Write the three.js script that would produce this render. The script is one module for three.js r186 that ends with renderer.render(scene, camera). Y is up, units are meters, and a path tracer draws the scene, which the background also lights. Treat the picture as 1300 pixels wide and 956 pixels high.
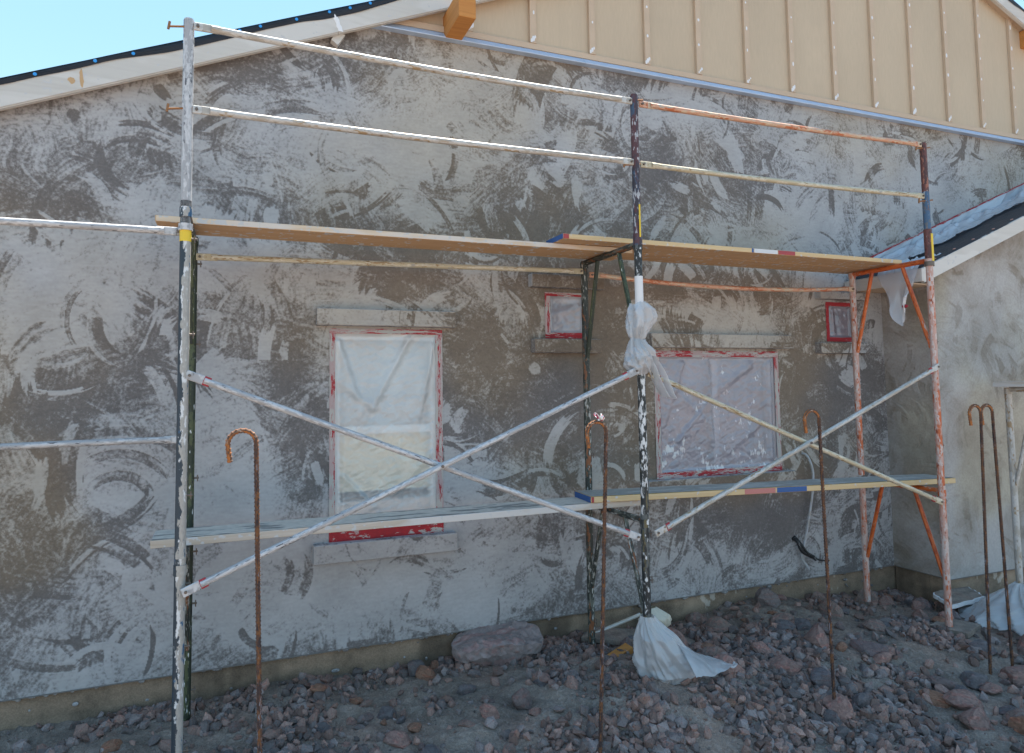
import * as THREE from 'three';
import { RoundedBoxGeometry } from 'three/addons/geometries/RoundedBoxGeometry.js';
import { mergeGeometries, mergeVertices } from 'three/addons/utils/BufferGeometryUtils.js';

// ------------------------------------------------------------------ camera, sky, sun, exposure
const scene = new THREE.Scene();
const camera = new THREE.PerspectiveCamera(57.03, 1300 / 956, 0.05, 400);
camera.position.set(0, 1.56, 3.8);
camera.up.set(-0.011, 0.998, 0.066);
camera.lookAt(0.375, 1.626, 2.875);
camera.setViewOffset(1300, 956, 0, 44, 1300, 956);
const renderer = new THREE.WebGLRenderer({ antialias: true });
renderer.toneMapping = THREE.LinearToneMapping;
renderer.toneMappingExposure = 5.95;
renderer.shadowMap.enabled = true;
const SUN = new THREE.Vector3(0.6, 2.6, -1).normalize();
{
  const W = 512, H = 256, d = new Float32Array(W * H * 4);
  const hor = [0.25, 0.29, 0.32], low = [0.086, 0.168, 0.208], mid = [0.062, 0.115, 0.185], zen = [0.038, 0.08, 0.16], gnd = [0.085, 0.075, 0.065];
  for (let r = 0; r < H; r++) for (let c = 0; c < W; c++) {
    const el = ((r + 0.5) / H - 0.5) * Math.PI, az = ((c + 0.5) / W - 0.5) * 2 * Math.PI;
    const dir = [Math.cos(az) * Math.cos(el), Math.sin(el), Math.sin(az) * Math.cos(el)];
    const cs = dir[0] * SUN.x + dir[1] * SUN.y + dir[2] * SUN.z;
    const y = dir[1], o = (r * W + c) * 4;
    for (let k = 0; k < 3; k++) {
      let v;
      if (y < 0) v = gnd[k];
      else {
        const a = Math.exp(-y / 0.16), b = Math.exp(-Math.max(0, y - 0.1) / 0.3);
        v = hor[k] * a + (1 - a) * (low[k] * b + (1 - b) * (y > 0.75 ? zen[k] * 0.5 + mid[k] * 0.5 : mid[k]));
        v *= 1 + 0.12 * Math.max(0, cs) ** 3;
      }
      d[o + k] = v;
    }
    d[o + 3] = 1;
  }
  const t = new THREE.DataTexture(d, W, H, THREE.RGBAFormat, THREE.FloatType);
  t.mapping = THREE.EquirectangularReflectionMapping; t.magFilter = t.minFilter = THREE.LinearFilter; t.needsUpdate = true;
  scene.background = t; scene.environment = t;
}
const sun = new THREE.DirectionalLight(new THREE.Color(1, 0.94, 0.84), 3.0);
sun.position.copy(SUN).multiplyScalar(30); sun.castShadow = true;
Object.assign(sun.shadow.camera, { left: -14, right: 14, top: 14, bottom: -14, near: 1, far: 70 });
sun.shadow.mapSize.set(4096, 4096); sun.shadow.radius = 1;
scene.add(sun, sun.target);

// ------------------------------------------------------------------ helpers
function rng(seed) { let a = seed >>> 0; return () => { a = (a + 0x6d2b79f5) | 0; let t = Math.imul(a ^ (a >>> 15), 1 | a); t = (t + Math.imul(t ^ (t >>> 7), 61 | t)) ^ t; return ((t ^ (t >>> 14)) >>> 0) / 4294967296; }; }
const R0 = rng(77);
function hsh(x, y) { let h = Math.imul(x | 0, 374761393) + Math.imul(y | 0, 668265263); h = Math.imul(h ^ (h >>> 13), 1274126177); return ((h ^ (h >>> 16)) >>> 0) / 4294967296; }
function vn(x, y) { const xi = Math.floor(x), yi = Math.floor(y); let fx = x - xi, fy = y - yi; fx = fx * fx * (3 - 2 * fx); fy = fy * fy * (3 - 2 * fy); const a = hsh(xi, yi), b = hsh(xi + 1, yi), c = hsh(xi, yi + 1), e = hsh(xi + 1, yi + 1); return a + (b - a) * fx + (c - a) * fy + (a - b - c + e) * fx * fy; }
function fbm(x, y, n = 4) { let s = 0, a = 0.5, t = 0; for (let i = 0; i < n; i++) { s += a * vn(x, y); t += a; a *= 0.5; x = x * 2.03 + 17.3; y = y * 2.03 + 9.1; } return s / t; }
function vn3(x, y, z) { const xi = Math.floor(x), yi = Math.floor(y), zi = Math.floor(z); let fx = x - xi, fy = y - yi, fz = z - zi; fx = fx * fx * (3 - 2 * fx); fy = fy * fy * (3 - 2 * fy); fz = fz * fz * (3 - 2 * fz); const l = (k) => { const q = k * 7919; const a = hsh(xi + q, yi), b = hsh(xi + 1 + q, yi), c = hsh(xi + q, yi + 1), e = hsh(xi + 1 + q, yi + 1); return a + (b - a) * fx + (c - a) * fy + (a - b - c + e) * fx * fy; }; const p = l(zi), q = l(zi + 1); return p + (q - p) * fz; }
function fbm3(x, y, z, n = 4) { let s = 0, a = 0.5, t = 0; for (let i = 0; i < n; i++) { s += a * vn3(x, y, z); t += a; a *= 0.5; x = x * 2.03 + 17.3; y = y * 2.03 + 9.1; z = z * 2.03 + 4.7; } return s / t; }
const sst = (a, b, x) => { const t = Math.min(1, Math.max(0, (x - a) / (b - a))); return t * t * (3 - 2 * t); };
const clamp = (x, a = 0, b = 1) => Math.min(b, Math.max(a, x));
const toS = (v) => { v = clamp(v); return Math.round(255 * (v <= 0.0031308 ? v * 12.92 : 1.055 * Math.pow(v, 1 / 2.4) - 0.055)); };
function tex(W, H, f, { data = false, mirror = true } = {}) {   // f(i, j) -> [r, g, b] linear
  const d = new Uint8Array(W * H * 4);
  for (let j = 0; j < H; j++) for (let i = 0; i < W; i++) {
    const c = f(i, j), o = (j * W + i) * 4;
    for (let k = 0; k < 3; k++) d[o + k] = data ? Math.round(255 * clamp(c[k])) : toS(c[k]);
    d[o + 3] = 255;
  }
  const t = new THREE.DataTexture(d, W, H, THREE.RGBAFormat);
  t.wrapS = t.wrapT = mirror ? THREE.MirroredRepeatWrapping : THREE.RepeatWrapping;
  t.magFilter = THREE.LinearFilter; t.minFilter = THREE.LinearMipmapLinearFilter; t.generateMipmaps = true;
  if (!data) t.colorSpace = THREE.SRGBColorSpace;
  t.needsUpdate = true;
  return t;
}
const names = new Map();
function numbered(n) { const k = names.get(n) ?? 0; names.set(n, k + 1); return k ? n + '_' + String(k).padStart(3, '0') : n; }
function tag(o, label, category, group, kind) { o.userData.label = label; if (category) o.userData.category = category; if (group) o.userData.group = group; if (kind) o.userData.kind = kind; return o; }
function thing(name, label, category, pos = [0, 0, 0], group) { const g = new THREE.Group(); g.name = numbered(name); g.position.set(...pos); scene.add(g); return tag(g, label, category, group); }
function mesh(name, geo, mat, parent) {   // geometry may be a list
  if (Array.isArray(geo)) geo = geo.length > 1 ? mergeGeometries(geo.map((g) => { const n = g.index ? g.toNonIndexed() : g.clone(); for (const k of Object.keys(n.attributes)) if (!['position', 'normal', 'uv'].includes(k)) n.deleteAttribute(k); n.clearGroups(); return n; })) : geo[0];
  const m = new THREE.Mesh(geo, mat); m.castShadow = m.receiveShadow = true;
  m.name = parent ? name : numbered(name); (parent || scene).add(m);
  return m;
}
function metric(g) {   // uv in metres from the dominant axis of each face
  g = g.index ? g.toNonIndexed() : g; const p = g.attributes.position, uv = new Float32Array(p.count * 2), a = new THREE.Vector3(), b = new THREE.Vector3(), c = new THREE.Vector3();
  for (let i = 0; i < p.count; i += 3) {
    a.fromBufferAttribute(p, i); b.fromBufferAttribute(p, i + 1); c.fromBufferAttribute(p, i + 2);
    const n = b.clone().sub(a).cross(c.clone().sub(a)), x = Math.abs(n.x), y = Math.abs(n.y), z = Math.abs(n.z);
    [a, b, c].forEach((v, k) => { const [s, t] = z >= x && z >= y ? [v.x, v.y] : x >= y ? [v.z, v.y] : [v.x, v.z]; uv[(i + k) * 2] = s; uv[(i + k) * 2 + 1] = t; });
  }
  g.setAttribute('uv', new THREE.BufferAttribute(uv, 2)); g.clearGroups();
  return g;
}
function box(x0, x1, y0, y1, z0, z1, bev = 0.003) {
  const w = x1 - x0, h = y1 - y0, dd = z1 - z0, g = bev > 0 ? new RoundedBoxGeometry(w, h, dd, 2, Math.min(bev, w / 2.1, h / 2.1, dd / 2.1)) : new THREE.BoxGeometry(w, h, dd);
  g.translate((x0 + x1) / 2, (y0 + y1) / 2, (z0 + z1) / 2);
  return metric(g);
}
function prism(pts, z0, z1, holes = []) {
  const s = new THREE.Shape(pts.map((p) => new THREE.Vector2(...p)));
  for (const h of holes) s.holes.push(new THREE.Path([[h[0], h[2]], [h[0], h[3]], [h[1], h[3]], [h[1], h[2]]].map((p) => new THREE.Vector2(...p))));
  const g = new THREE.ExtrudeGeometry(s, { depth: z1 - z0, bevelEnabled: false }); g.translate(0, 0, z0);
  return metric(g);
}
function swapXZ(g, x, y = 0) {   // (x, y, z) -> (z, y, x), moved; faces kept outward
  const p = g.attributes.position; for (let i = 0; i < p.count; i++) { const a = p.getX(i); p.setXYZ(i, p.getZ(i) + x, p.getY(i) + y, a); }
  for (let i = 0; i < p.count; i += 3) { const a = [p.getX(i + 1), p.getY(i + 1), p.getZ(i + 1)]; p.setXYZ(i + 1, p.getX(i + 2), p.getY(i + 2), p.getZ(i + 2)); p.setXYZ(i + 2, ...a); }
  g.computeVertexNormals(); return metric(g);
}
const V = (x, y, z) => new THREE.Vector3(x, y, z);
function tube(a, b, r, seg = 16, off = R0() * 7) {   // straight pipe, u round it, v in units of 2 m along it
  a = V(...a); b = V(...b); const L = a.distanceTo(b), g = new THREE.CylinderGeometry(r, r, L, seg, 1), uv = g.attributes.uv, n = (seg + 1) * 2;
  for (let i = 0; i < uv.count; i++) uv.setXY(i, uv.getX(i), (i < n ? uv.getY(i) * L / 2 : uv.getY(i) * 0.02) + off);
  g.translate(0, L / 2, 0); g.applyQuaternion(new THREE.Quaternion().setFromUnitVectors(V(0, 1, 0), b.clone().sub(a).normalize())); g.translate(a.x, a.y, a.z);
  return g.toNonIndexed();
}
function bent(pts, r, n = 40, seg = 12) { const c = new THREE.CatmullRomCurve3(pts.map((p) => V(...p))), L = c.getLength(), g = new THREE.TubeGeometry(c, n, r, seg), uv = g.attributes.uv, o = R0() * 5; for (let i = 0; i < uv.count; i++) uv.setXY(i, uv.getY(i), uv.getX(i) * L / 2 + o); return g.toNonIndexed(); }
function plate(a, b, w, t) {   // flat bar from a to b, flat in the x-y plane
  a = V(...a); b = V(...b); const L = a.distanceTo(b), g = new RoundedBoxGeometry(L, w, t, 2, t * 0.45); g.translate(L / 2, 0, 0);
  g.applyQuaternion(new THREE.Quaternion().setFromUnitVectors(V(1, 0, 0), b.clone().sub(a).normalize())); g.translate(a.x, a.y, a.z);
  const q = metric(g), uv = q.attributes.uv; for (let i = 0; i < uv.count; i++) uv.setXY(i, uv.getX(i) * 4, uv.getY(i) * 0.5);
  return q;
}
function gridSurface(nu, nv, f, closedU = false) {   // f(u, v) -> [x, y, z]
  const p = [], uv = [], ix = [];
  for (let j = 0; j <= nv; j++) for (let i = 0; i <= nu; i++) { p.push(...f(i / nu, j / nv)); uv.push(i / nu, j / nv); }
  for (let j = 0; j < nv; j++) for (let i = 0; i < nu; i++) { const a = j * (nu + 1) + i, b = a + 1, c = a + nu + 1, d = c + 1; ix.push(a, b, d, a, d, c); }
  let g = new THREE.BufferGeometry(); g.setAttribute('position', new THREE.Float32BufferAttribute(p, 3)); g.setAttribute('uv', new THREE.Float32BufferAttribute(uv, 2)); g.setIndex(ix); g.computeVertexNormals();
  if (closedU) { const n = g.attributes.normal; for (let j = 0; j <= nv; j++) { const a = j * (nu + 1), b = a + nu, s = V(n.getX(a) + n.getX(b), n.getY(a) + n.getY(b), n.getZ(a) + n.getZ(b)).normalize(); n.setXYZ(a, s.x, s.y, s.z); n.setXYZ(b, s.x, s.y, s.z); } }
  return g;
}
const col0 = (r, g, b) => new THREE.MeshStandardMaterial({ color: new THREE.Color().setRGB(r, g, b), roughness: 0.7 });
const std = (o) => new THREE.MeshStandardMaterial({ roughness: 0.8, ...o });
const phy = (o) => new THREE.MeshPhysicalMaterial({ roughness: 0.8, ...o });
function rep(t, u, v, ou = 0, ov = 0) { const c = t.clone(); c.repeat.set(u, v); c.offset.set(ou, ov); c.needsUpdate = true; return c; }

// ------------------------------------------------------------------ stucco: trowelled cement, light skim over a dark rough coat
const SX0 = -1.5, SY0 = 0.15, SW = 8.0, SH = 3.9, PW = 2048, PH = 1000, PPM = PW / SW;
const Lf = new Float32Array(PW * PH);
{
  const rnd = rng(4242);
  // broad areas where the skim coat lies thick (+) or is missing (-), each [x, y, half width, half height, amount]
  const areas = [[0.02, 3.0, 0.3, 0.2, 0.55], [0.75, 2.98, 0.5, 0.28, 0.75], [1.45, 2.95, 0.35, 0.22, 0.6], [2.2, 3.42, 1.0, 0.12, 0.6], [3.9, 2.72, 0.6, 0.28, 0.55], [3.0, 3.2, 0.5, 0.2, 0.4], [4.6, 3.05, 0.6, 0.3, 0.2],
    [-0.9, 1.95, 0.3, 0.4, 0.6], [-0.2, 0.9, 0.26, 0.34, 0.4], [0.05, 0.65, 0.5, 0.36, 0.9], [0.95, 0.45, 0.7, 0.16, 0.95], [1.6, 0.55, 0.4, 0.25, 0.35], [0.1, 1.15, 0.25, 0.25, 0.6], [-0.6, 1.2, 0.2, 0.2, 0.3],
    [2.9, 0.5, 0.6, 0.2, 0.3], [1.45, 2.0, 0.3, 0.2, 0.35], [2.7, 2.02, 0.7, 0.1, 0.45], [0.4, 2.15, 0.4, 0.1, 0.4], [5.3, 1.5, 0.5, 0.8, 0.5], [6.0, 2.6, 0.6, 0.4, 0.3], [3.2, 2.5, 0.5, 0.12, 0.4],
    [-0.85, 2.4, 0.35, 0.16, -0.7], [-0.6, 2.65, 0.4, 0.18, -0.6], [0.3, 1.5, 0.2, 0.4, -0.8], [1.4, 1.55, 0.3, 0.35, -0.6], [1.75, 1.2, 0.4, 0.3, -0.4], [3.7, 1.6, 0.25, 0.7, -0.75], [4.2, 1.3, 0.4, 0.6, -0.6], [2.25, 1.7, 0.25, 0.5, -0.8],
    [-0.95, 0.75, 0.5, 0.5, -0.7], [-0.7, 1.5, 0.4, 0.25, -0.45], [3.0, 1.3, 0.8, 0.5, 0.18], [-0.35, 1.75, 0.2, 0.3, -0.5], [1.75, 2.85, 0.22, 0.3, -0.5], [2.6, 2.9, 0.3, 0.25, -0.4], [1.3, 2.42, 1.3, 0.09, -0.5], [3.2, 0.75, 0.7, 0.25, -0.55], [-0.1, 2.95, 0.25, 0.2, -0.25], [0.2, 3.3, 0.25, 0.12, -0.4], [2.6, 2.2, 0.5, 0.12, -0.35], [4.9, 2.9, 0.5, 0.3, -0.25]];
  const bias = (x, y) => { let b = 0; for (const [ax, ay, w, h, v] of areas) { const q = ((x - ax) / w) ** 2 + ((y - ay) / h) ** 2; if (q < 4) b += v * Math.exp(-q * 1.1); } return 1.15 * b + 1.5 * (fbm(x * 0.95 + 11, y * 1.3 + 31, 2) - 0.5); };
  for (let j = 0; j < PH; j++) for (let i = 0; i < PW; i++) {
    const x = SX0 + i / PPM, y = SY0 + j / PPM;
    const wx = x + 0.25 * (fbm(x * 2.1 + 5, y * 2.1, 3) - 0.5), wy = y + 0.25 * (fbm(x * 2.1, y * 2.1 + 9, 3) - 0.5);
    Lf[j * PW + i] = 0.52 + 0.4 * bias(wx, wy) + 0.7 * (fbm(x * 3.1 + 3, y * 3.1 + 7, 4) - 0.5);
  }
  function stroke(cx, cy, R, a0, span, w, val, strength) {   // a sweep of the trowel: part of a ring
    const sd = rnd() * 500, soft = 0.35 * rnd(), len = Math.abs(span) * R, a1 = a0 + span; let x0 = 1e9, x1 = -1e9, y0 = 1e9, y1 = -1e9;
    for (let k = 0; k <= 12; k++) { const a = a0 + span * k / 12; for (const r of [R - w, R + w]) { const x = cx + r * Math.cos(a), y = cy + r * Math.sin(a); x0 = Math.min(x0, x); x1 = Math.max(x1, x); y0 = Math.min(y0, y); y1 = Math.max(y1, y); } }
    const i0 = Math.max(0, Math.floor((x0 - SX0) * PPM)), i1 = Math.min(PW - 1, Math.ceil((x1 - SX0) * PPM)), j0 = Math.max(0, Math.floor((y0 - SY0) * PPM)), j1 = Math.min(PH - 1, Math.ceil((y1 - SY0) * PPM));
    const fine = 45 + rnd() * 80, comb = 0.45 + 0.45 * rnd();
    for (let j = j0; j <= j1; j++) for (let i = i0; i <= i1; i++) {
      const dx = SX0 + i / PPM - cx, dy = SY0 + j / PPM - cy, r = Math.hypot(dx, dy), c = (r - R) / w;
      if (c < -1 || c > 1) continue;
      let a = Math.atan2(dy, dx) - a0; if (span > 0) { while (a < -0.3) a += 2 * Math.PI; } else { while (a > 0.3) a -= 2 * Math.PI; }
      const s = a / span; if (s < 0 || s > 1) continue;
      const ax = s * len, st = vn(r * fine + sd, ax * 2.4 + sd), st2 = vn(r * fine * 2.6 + sd, ax * 7), blob = fbm(dx * 15 + sd, dy * 15, 4), q = (1 - c * c * c * c) * sst(0, 0.12 + soft, s) * sst(1, 0.5 - soft * 0.5, s);
      const n = clamp(0.5 + 1.9 * (comb * (0.62 * st + 0.38 * st2) + (1 - comb) * blob - 0.5));
      const cover = sst(-0.1, 0.16, q * 1.12 - 0.12 - 0.78 * n) * strength;
      if (cover <= 0) continue;
      const o = j * PW + i; Lf[o] += (val + 0.25 * (st - 0.5) - Lf[o]) * cover;
    }
  }
  for (let k = 0; k < 420; k++) {   // broad passes
    const x = SX0 + rnd() * SW, y = SY0 + rnd() * SH, r = 0.25 + 0.7 * rnd(), a = rnd() * 6.28, span = (rnd() < 0.5 ? 1 : -1) * (0.25 + 0.55 * rnd()) / r, b = bias(x + r * Math.cos(a + span / 2), y + r * Math.sin(a + span / 2));
    const light = rnd() < clamp(0.6 + 0.9 * b, 0.1, 0.97); stroke(x, y, r, a, span, 0.05 + 0.08 * rnd(), light ? 0.58 + 0.25 * rnd() : 0.2 + 0.25 * rnd(), 0.85);
  }
  for (let k = 0; k < 1050; k++) {   // families of sweeps round common elbows
    const x = SX0 + rnd() * SW, y = SY0 + rnd() * SH, n = 1 + Math.floor(rnd() * 5), a0 = rnd() * 6.28, sgn = rnd() < 0.5 ? 1 : -1;
    let r = 0.1 + 0.5 * rnd() ** 1.2;
    for (let q = 0; q < n; q++) {
      const w = 0.008 + 0.036 * rnd() ** 1.7, a = a0 + (rnd() - 0.5) * 0.45, span = sgn * Math.min(2.4, (0.1 + 0.4 * rnd()) / r);
      const mx = x + r * Math.cos(a + span / 2), my = y + r * Math.sin(a + span / 2), b = bias(mx, my), light = rnd() < clamp(0.6 + 0.8 * b, 0.12, 0.97);
      stroke(x, y, r, a, span, w, light ? 0.5 + 0.4 * rnd() : 0.12 + 0.32 * rnd(), 0.7 + 0.3 * rnd());
      r += w * (1.0 + 1.2 * rnd());
    }
  }
  // large concentric sweeps low on the left, and arcs below the tall window
  for (const [x, y, r, a0, sp, w, v] of [[-0.5, 1.02, 0.42, 0.25, 2.5, 0.02, 0.78], [-0.5, 1.02, 0.36, 0.3, 2.4, 0.02, 0.12], [-0.5, 1.02, 0.3, 0.3, 2.5, 0.018, 0.78], [-0.5, 1.02, 0.25, 0.2, 2.7, 0.018, 0.15], [-0.5, 1.02, 0.2, 0.2, 2.8, 0.015, 0.75], [-0.5, 1.02, 0.15, 0, 3, 0.02, 0.15],
    [0.18, 0.62, 0.2, -1.1, 2.1, 0.022, 0.12], [0.16, 0.63, 0.13, -1.0, 2.0, 0.016, 0.15], [0.55, 0.5, 0.12, -0.4, 2.2, 0.014, 0.15], [0.9, 0.48, 0.16, 0.6, 1.9, 0.02, 0.18], [1.1, 0.72, 0.35, -1.3, 1.1, 0.03, 0.75], [1.5, 0.7, 0.4, -0.7, 1.2, 0.03, 0.7], [1.42, 0.72, 0.3, -0.6, 1.2, 0.03, 0.15], [1.6, 0.7, 0.45, -0.6, 1.1, 0.025, 0.18], [0.75, 2.7, 0.35, -0.3, 1.1, 0.025, 0.2], [1.4, 2.65, 0.42, 0.1, 1.0, 0.03, 0.2], [1.95, 2.6, 0.42, 2.2, 1.3, 0.03, 0.22]]) stroke(x, y, r, a0, sp, w * 1.5, 0.35 + 0.6 * (v - 0.3), 0.6);
  // comb of the trowel: fine hatching whose direction changes from patch to patch
  for (let j = 0; j < PH; j++) for (let i = 0; i < PW; i++) {
    const x = SX0 + i / PPM + 0.06 * (vn(i * 0.03, j * 0.03) - 0.5), y = SY0 + j / PPM + 0.06 * (vn(i * 0.03 + 50, j * 0.03) - 0.5), gx = x / 0.2, gy = y / 0.2, xi = Math.floor(gx), yi = Math.floor(gy);
    let best = 9, id = 0; for (let q = -1; q <= 1; q++) for (let p = -1; p <= 1; p++) { const dx = xi + p + hsh(xi + p, yi + q) - gx, dy = yi + q + hsh(xi + p + 900, yi + q) - gy, d = dx * dx + dy * dy; if (d < best) { best = d; id = hsh(xi + p + 77, yi + q + 33); } }
    const an = id * 3.14, c = Math.cos(an), sn = Math.sin(an), u = x * c + y * sn, v = -x * sn + y * c, bend = 0.25 * u * u;
    Lf[j * PW + i] += 0.34 * (0.6 * vn(u * 9 + id * 99, (v + bend) * 75) + 0.4 * vn(u * 22 + id * 55, (v + bend) * 170) - 0.5) + 0.22 * (fbm(x * 24, y * 24, 3) - 0.5);
  }
}
const stuccoAt = (i, j) => Lf[clamp(j, 0, PH - 1) * PW + clamp(i, 0, PW - 1)];
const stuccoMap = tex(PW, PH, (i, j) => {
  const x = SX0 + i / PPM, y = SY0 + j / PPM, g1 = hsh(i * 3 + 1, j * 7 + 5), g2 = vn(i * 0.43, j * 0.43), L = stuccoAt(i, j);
  const t = sst(0.27, 0.68, L + 0.24 * (g2 - 0.5) + 0.16 * (g1 - 0.5)), warm = sst(0.42, 0.72, fbm(x * 0.9 + 40, y * 0.9 + 3, 4) + 0.16 * Math.exp(-(((y - 1.95) / 0.4) ** 2)) - 0.04 - 0.12 * sst(1.0, 0.5, y) + 0.08 * sst(2.7, 3.0, y - 0.1 * x));  // warm tint: random patches, plus a height band painting bounced light into the colour
  const mott = 0.9 + 0.24 * (fbm(x * 6, y * 6, 3) - 0.5) + 0.1 * (vn(i * 0.12, j * 0.5) - 0.5), sand = 0.8 + 0.4 * (0.55 * g1 + 0.45 * g2);
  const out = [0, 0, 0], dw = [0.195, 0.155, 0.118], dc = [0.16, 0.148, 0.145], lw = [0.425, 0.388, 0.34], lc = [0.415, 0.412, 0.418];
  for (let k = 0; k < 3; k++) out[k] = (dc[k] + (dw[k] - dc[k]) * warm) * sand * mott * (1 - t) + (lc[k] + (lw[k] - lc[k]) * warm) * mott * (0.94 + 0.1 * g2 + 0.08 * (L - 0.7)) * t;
  return out;
});
const stuccoRelief = tex(PW, PH, (i, j) => {
  const L = stuccoAt(i, j), g1 = hsh(i * 3 + 1, j * 7 + 5), g2 = vn(i * 0.43, j * 0.43), t = sst(0.36, 0.64, L);
  return [0.25 + 0.5 * t + (1 - t) * 0.3 * (g2 - 0.5) + 0.12 * (L - 0.5) + 0.05 * (g1 - 0.5), 0.95 - 0.22 * t, 0];
}, { data: true });
const uvS = [1 / SW, 1 / SH, -SX0 / SW, -SY0 / SH];
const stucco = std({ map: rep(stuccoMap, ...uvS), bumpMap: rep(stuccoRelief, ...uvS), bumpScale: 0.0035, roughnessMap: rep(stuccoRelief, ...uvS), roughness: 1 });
const softMap = tex(1024, 500, (i, j) => { const L = stuccoAt(2 * i, 2 * j), L2 = stuccoAt(2 * i + 37, 2 * j + 61), x = i / 128, y = j / 128, g = hsh(i, j), n = fbm(x * 4, y * 4, 4), t = clamp(0.42 * sst(0.2, 0.8, L) + 0.22 * sst(0.2, 0.8, L2) + 1.2 * (n - 0.5) + 0.16); const w = sst(0.4, 0.6, fbm(x * 1.4, y * 1.2 + 8, 3)); return [0, 1, 2].map((k) => ([0.2, 0.168, 0.132][k] * (1 - t) + t * ([0.4, 0.365, 0.3][k] * w + (1 - w) * [0.4, 0.385, 0.375][k])) * (0.9 + 0.2 * g)); });
const uvT = [1 / SW, 1 / SH, -SX0 / SW + 0.37, -SY0 / SH + 0.21];
const stuccoWing = std({ map: rep(softMap, ...uvT), bumpMap: rep(stuccoRelief, ...uvT), bumpScale: 0.0035, roughnessMap: rep(stuccoRelief, ...uvT), roughness: 1 });

// ------------------------------------------------------------------ other procedural materials
function splat(seed, base, layers, rough = [0.55, 0.7]) {   // painted pipe with spatters; layers: [colour, amount, scale round, scale along, side]
  const f = (i, j) => {
    const u = i / 96, v = j / 768 * 2, an = u * 2 * Math.PI, cx = Math.cos(an), sx = Math.sin(an); let c = base.slice(), h = 0.5, m0 = 0.9 + 0.2 * fbm3(cx * 2 + seed, sx * 2, v * 12, 2); c = c.map((q) => q * m0);
    for (const [col, amt, su, sv, side = null] of layers) {
      const n = 0.62 * fbm3(cx * su * 0.6 + seed * 3.1 + col[0] * 40, sx * su * 0.6, v * sv * 2 + seed, 4) + 0.38 * fbm3(cx * 2.4 + seed + col[1] * 9, sx * 2.4, v * 55, 2) + (side === null ? 0 : 0.3 * Math.cos(an - side));
      const am = amt + 0.16 * (vn(v * 3.3 + seed, col[2] * 50) - 0.5), t = sst(1 - am - 0.02, 1 - am + 0.02, n + 0.06 * (hsh(i, j + seed) - 0.5)); c = c.map((q, k) => q + (col[k] * (0.88 + 0.2 * vn(i * 0.3, j * 0.3)) - q) * t); h += 0.25 * t;
    }
    return [c, h];
  };
  const hs = new Float32Array(96 * 768), m = tex(96, 768, (i, j) => { const q = f(i, j); hs[j * 96 + i] = q[1]; return q[0]; });
  return std({ map: m, bumpMap: tex(96, 768, (i, j) => [hs[j * 96 + i], 0, 0], { data: true }), bumpScale: 0.0012, roughness: rough[0], metalness: 0.1 });
}
const WHT = [0.62, 0.63, 0.64], GRY = [0.33, 0.33, 0.34], RUST = [0.2, 0.075, 0.03], RUST2 = [[0.2, 0.075, 0.03], 0.36, 3, 9], BLK = [0.02, 0.024, 0.026], CEM = [0.36, 0.345, 0.32];
const pGalv = splat(3, [0.36, 0.36, 0.37], [[[0.52, 0.52, 0.53], 0.5, 2, 5], [GRY, 0.4, 3, 12], [[0.12, 0.12, 0.13], 0.32, 4, 20]]);
const pNavy = splat(11, [0.025, 0.04, 0.055], [[WHT, 0.36, 1.5, 4, 0.9], [CEM, 0.34, 3, 9, 0.9], [[0.03, 0.1, 0.2], 0.36, 2, 4]]);
const pGreen = splat(17, [0.022, 0.032, 0.02], [[[0.07, 0.085, 0.04], 0.48, 2, 3], [WHT, 0.31, 4, 14], [BLK, 0.42, 2, 5]]);
const pBlack = splat(23, BLK, [[[0.1, 0.11, 0.11], 0.45, 3, 9], [WHT, 0.435, 2.5, 11], [[0.12, 0.1, 0.05], 0.33, 2, 4]]);
const pDark = splat(29, [0.03, 0.035, 0.03], [[[0.12, 0.13, 0.11], 0.47, 3, 10], [[0.4, 0.4, 0.38], 0.36, 4, 14], [RUST, 0.38, 2, 4]]);
const pOrange = splat(31, [0.55, 0.12, 0.025], [[[0.36, 0.06, 0.015], 0.45, 2, 6], [[0.5, 0.42, 0.38], 0.36, 4, 9]]);
const pPink = splat(37, [0.5, 0.3, 0.25], [[[0.5, 0.12, 0.04], 0.44, 2, 5], [[0.55, 0.46, 0.43], 0.47, 2, 9], [[0.26, 0.06, 0.03], 0.33, 3, 9]]);
const pPurple = splat(41, [0.04, 0.033, 0.045], [[[0.09, 0.035, 0.04], 0.5, 2, 3], [[0.05, 0.09, 0.15], 0.37, 2, 4], [[0.4, 0.4, 0.42], 0.37, 4, 16]]);
const pRed = splat(43, [0.13, 0.045, 0.04], [[[0.07, 0.03, 0.03], 0.5, 2, 5], [[0.3, 0.12, 0.08], 0.4, 3, 12], [[0.35, 0.34, 0.34], 0.33, 4, 16]]), pBlue = splat(44, [0.05, 0.11, 0.2], [[[0.12, 0.13, 0.15], 0.5, 2, 5], [[0.35, 0.36, 0.38], 0.38, 4, 16], RUST2]);
const pRail = splat(47, [0.38, 0.35, 0.31], [[[0.5, 0.49, 0.47], 0.5, 2, 7], [[0.34, 0.24, 0.14], 0.4, 2, 9], [[0.16, 0.12, 0.09], 0.33, 3, 18]]);
const pCream = splat(53, [0.46, 0.4, 0.28], [[[0.56, 0.52, 0.42], 0.5, 2, 7], [[0.3, 0.2, 0.1], 0.38, 3, 12], [CEM, 0.36, 3, 9]]);
const pPeach = splat(59, [0.55, 0.3, 0.2], [[[0.55, 0.42, 0.3], 0.47, 2, 6], [[0.45, 0.14, 0.06], 0.42, 2, 5], [CEM, 0.36, 4, 12]]);
const rustM = splat(61, [0.16, 0.06, 0.022], [[[0.28, 0.11, 0.03], 0.5, 2, 30], [[0.07, 0.035, 0.025], 0.45, 2, 20]], [0.75]);
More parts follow.
